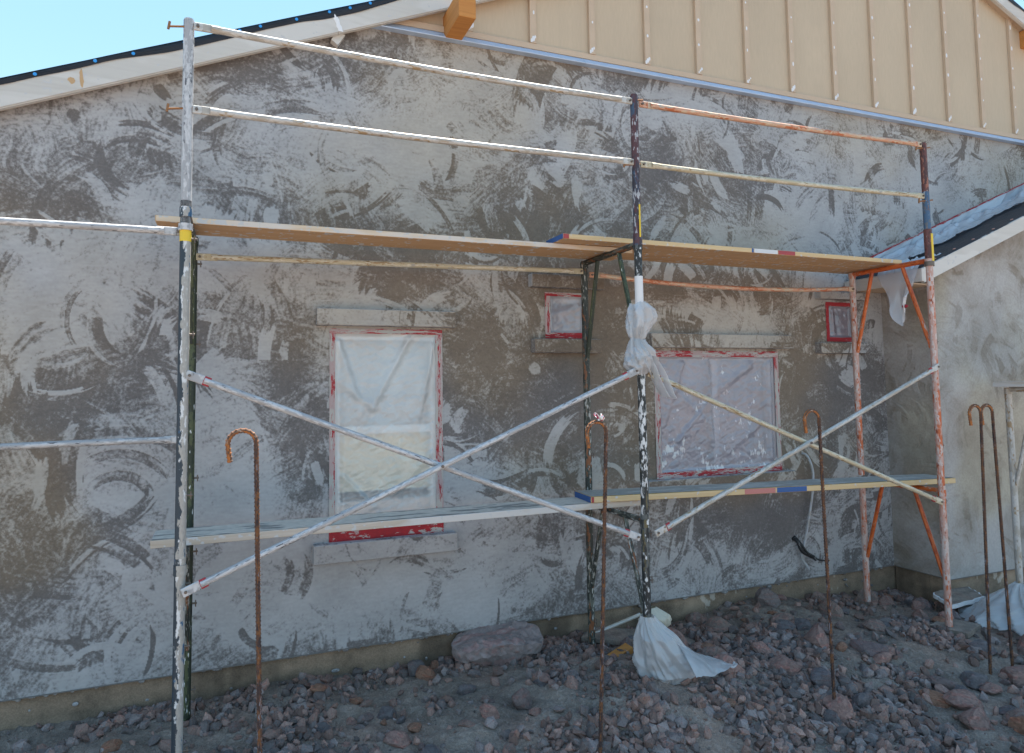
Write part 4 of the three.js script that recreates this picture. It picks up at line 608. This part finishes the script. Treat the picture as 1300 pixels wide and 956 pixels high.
// ------------------------------------------------------------------ pads and scraps on the ground
{
  const lay = (name, label, cat, pts, t, m, y, tilt = [0, 0, 0]) => { const c = pts.reduce((a, p) => [a[0] + p[0] / pts.length, a[1] + p[1] / pts.length], [0, 0]); const g = new THREE.ExtrudeGeometry(new THREE.Shape(pts.map((p) => new THREE.Vector2(p[0] - c[0], -(p[1] - c[1])))), { depth: t, bevelEnabled: true, bevelSize: 0.002, bevelThickness: 0.002, bevelSegments: 1 }).rotateX(-Math.PI / 2); const o = mesh(name, metric(g), m); o.position.set(c[0], y, c[1]); o.rotation.set(...tilt); return tag(o, label, cat); };
  lay('wooden_pad', 'worn wooden pad under the front leg of the right scaffold', 'pad', [[3.98, 0.72], [4.2, 0.66], [4.29, 0.82], [4.06, 0.9]], 0.03, std({ map: rep(dirtTex, 1.1, 1.1, 0.3), color: new THREE.Color().setRGB(1, 1, 1), roughness: 0.95 }), 0.04, [0.03, 0, -0.02]);
  const fb = thing('foam_board', 'grey coated board with a broken white edge beside the right scaffold', 'board', [4.55, 0.105, 0.5]);
  const ring = []; for (let k = 0; k < 64; k++) { const a = k / 64 * 6.283, c = Math.cos(a), s = Math.sin(a), q = 1 / Math.max(Math.abs(c), Math.abs(s)) ** 0.85; ring.push([0.2 * c * q * (1 + 0.1 * (vn(k * 0.6, 3) - 0.5)) - 0.06 * s * q, 0.1 * s * q * (1 + 0.16 * (vn(k * 0.5, 8) - 0.5))]); }
  const sh = (k, d) => new THREE.ExtrudeGeometry(new THREE.Shape(ring.map((p) => new THREE.Vector2(p[0] * k, -p[1] * k))), { depth: d, bevelEnabled: false }).rotateX(-Math.PI / 2);
  mesh('core', metric(sh(1, 0.022)), col(0.68, 0.68, 0.69), fb); mesh('coating', metric(sh(0.93, 0.003).translate(0.004, 0.022, -0.004)), std({ map: rep(dirtTex, 1.5, 1.5), color: 0xffffff, roughness: 0.95 }), fb); fb.rotation.set(0.09, 0.1, -0.02);
  lay('wood_scrap', 'dirty wood offcut lying behind the bag of the middle leg', 'wood scrap', [[1.9, 0.12], [2.02, 0.02], [2.3, 0.2], [2.18, 0.34]], 0.025, std({ map: rep(dirtTex, 1.2, 1.2), roughness: 0.95 }), 0.09, [0.05, 0, 0.03]);
  lay('wood_scrap', 'orange brown broken board end poking out left of the bag', 'wood scrap', [[1.88, 0.42], [2.06, 0.34], [2.07, 0.4], [1.9, 0.47]], 0.03, wBeam(), 0.085, [0.1, 0, 0.06]);
  tag(mesh('stick', tube([2.0, 0.11, 0.1], [2.34, 0.16, 0.05], 0.011, 10), wWhite({ x: 0.5 })), 'pale stick leaning on the ground behind the bag', 'stick');
}
renderer.render(scene, camera);
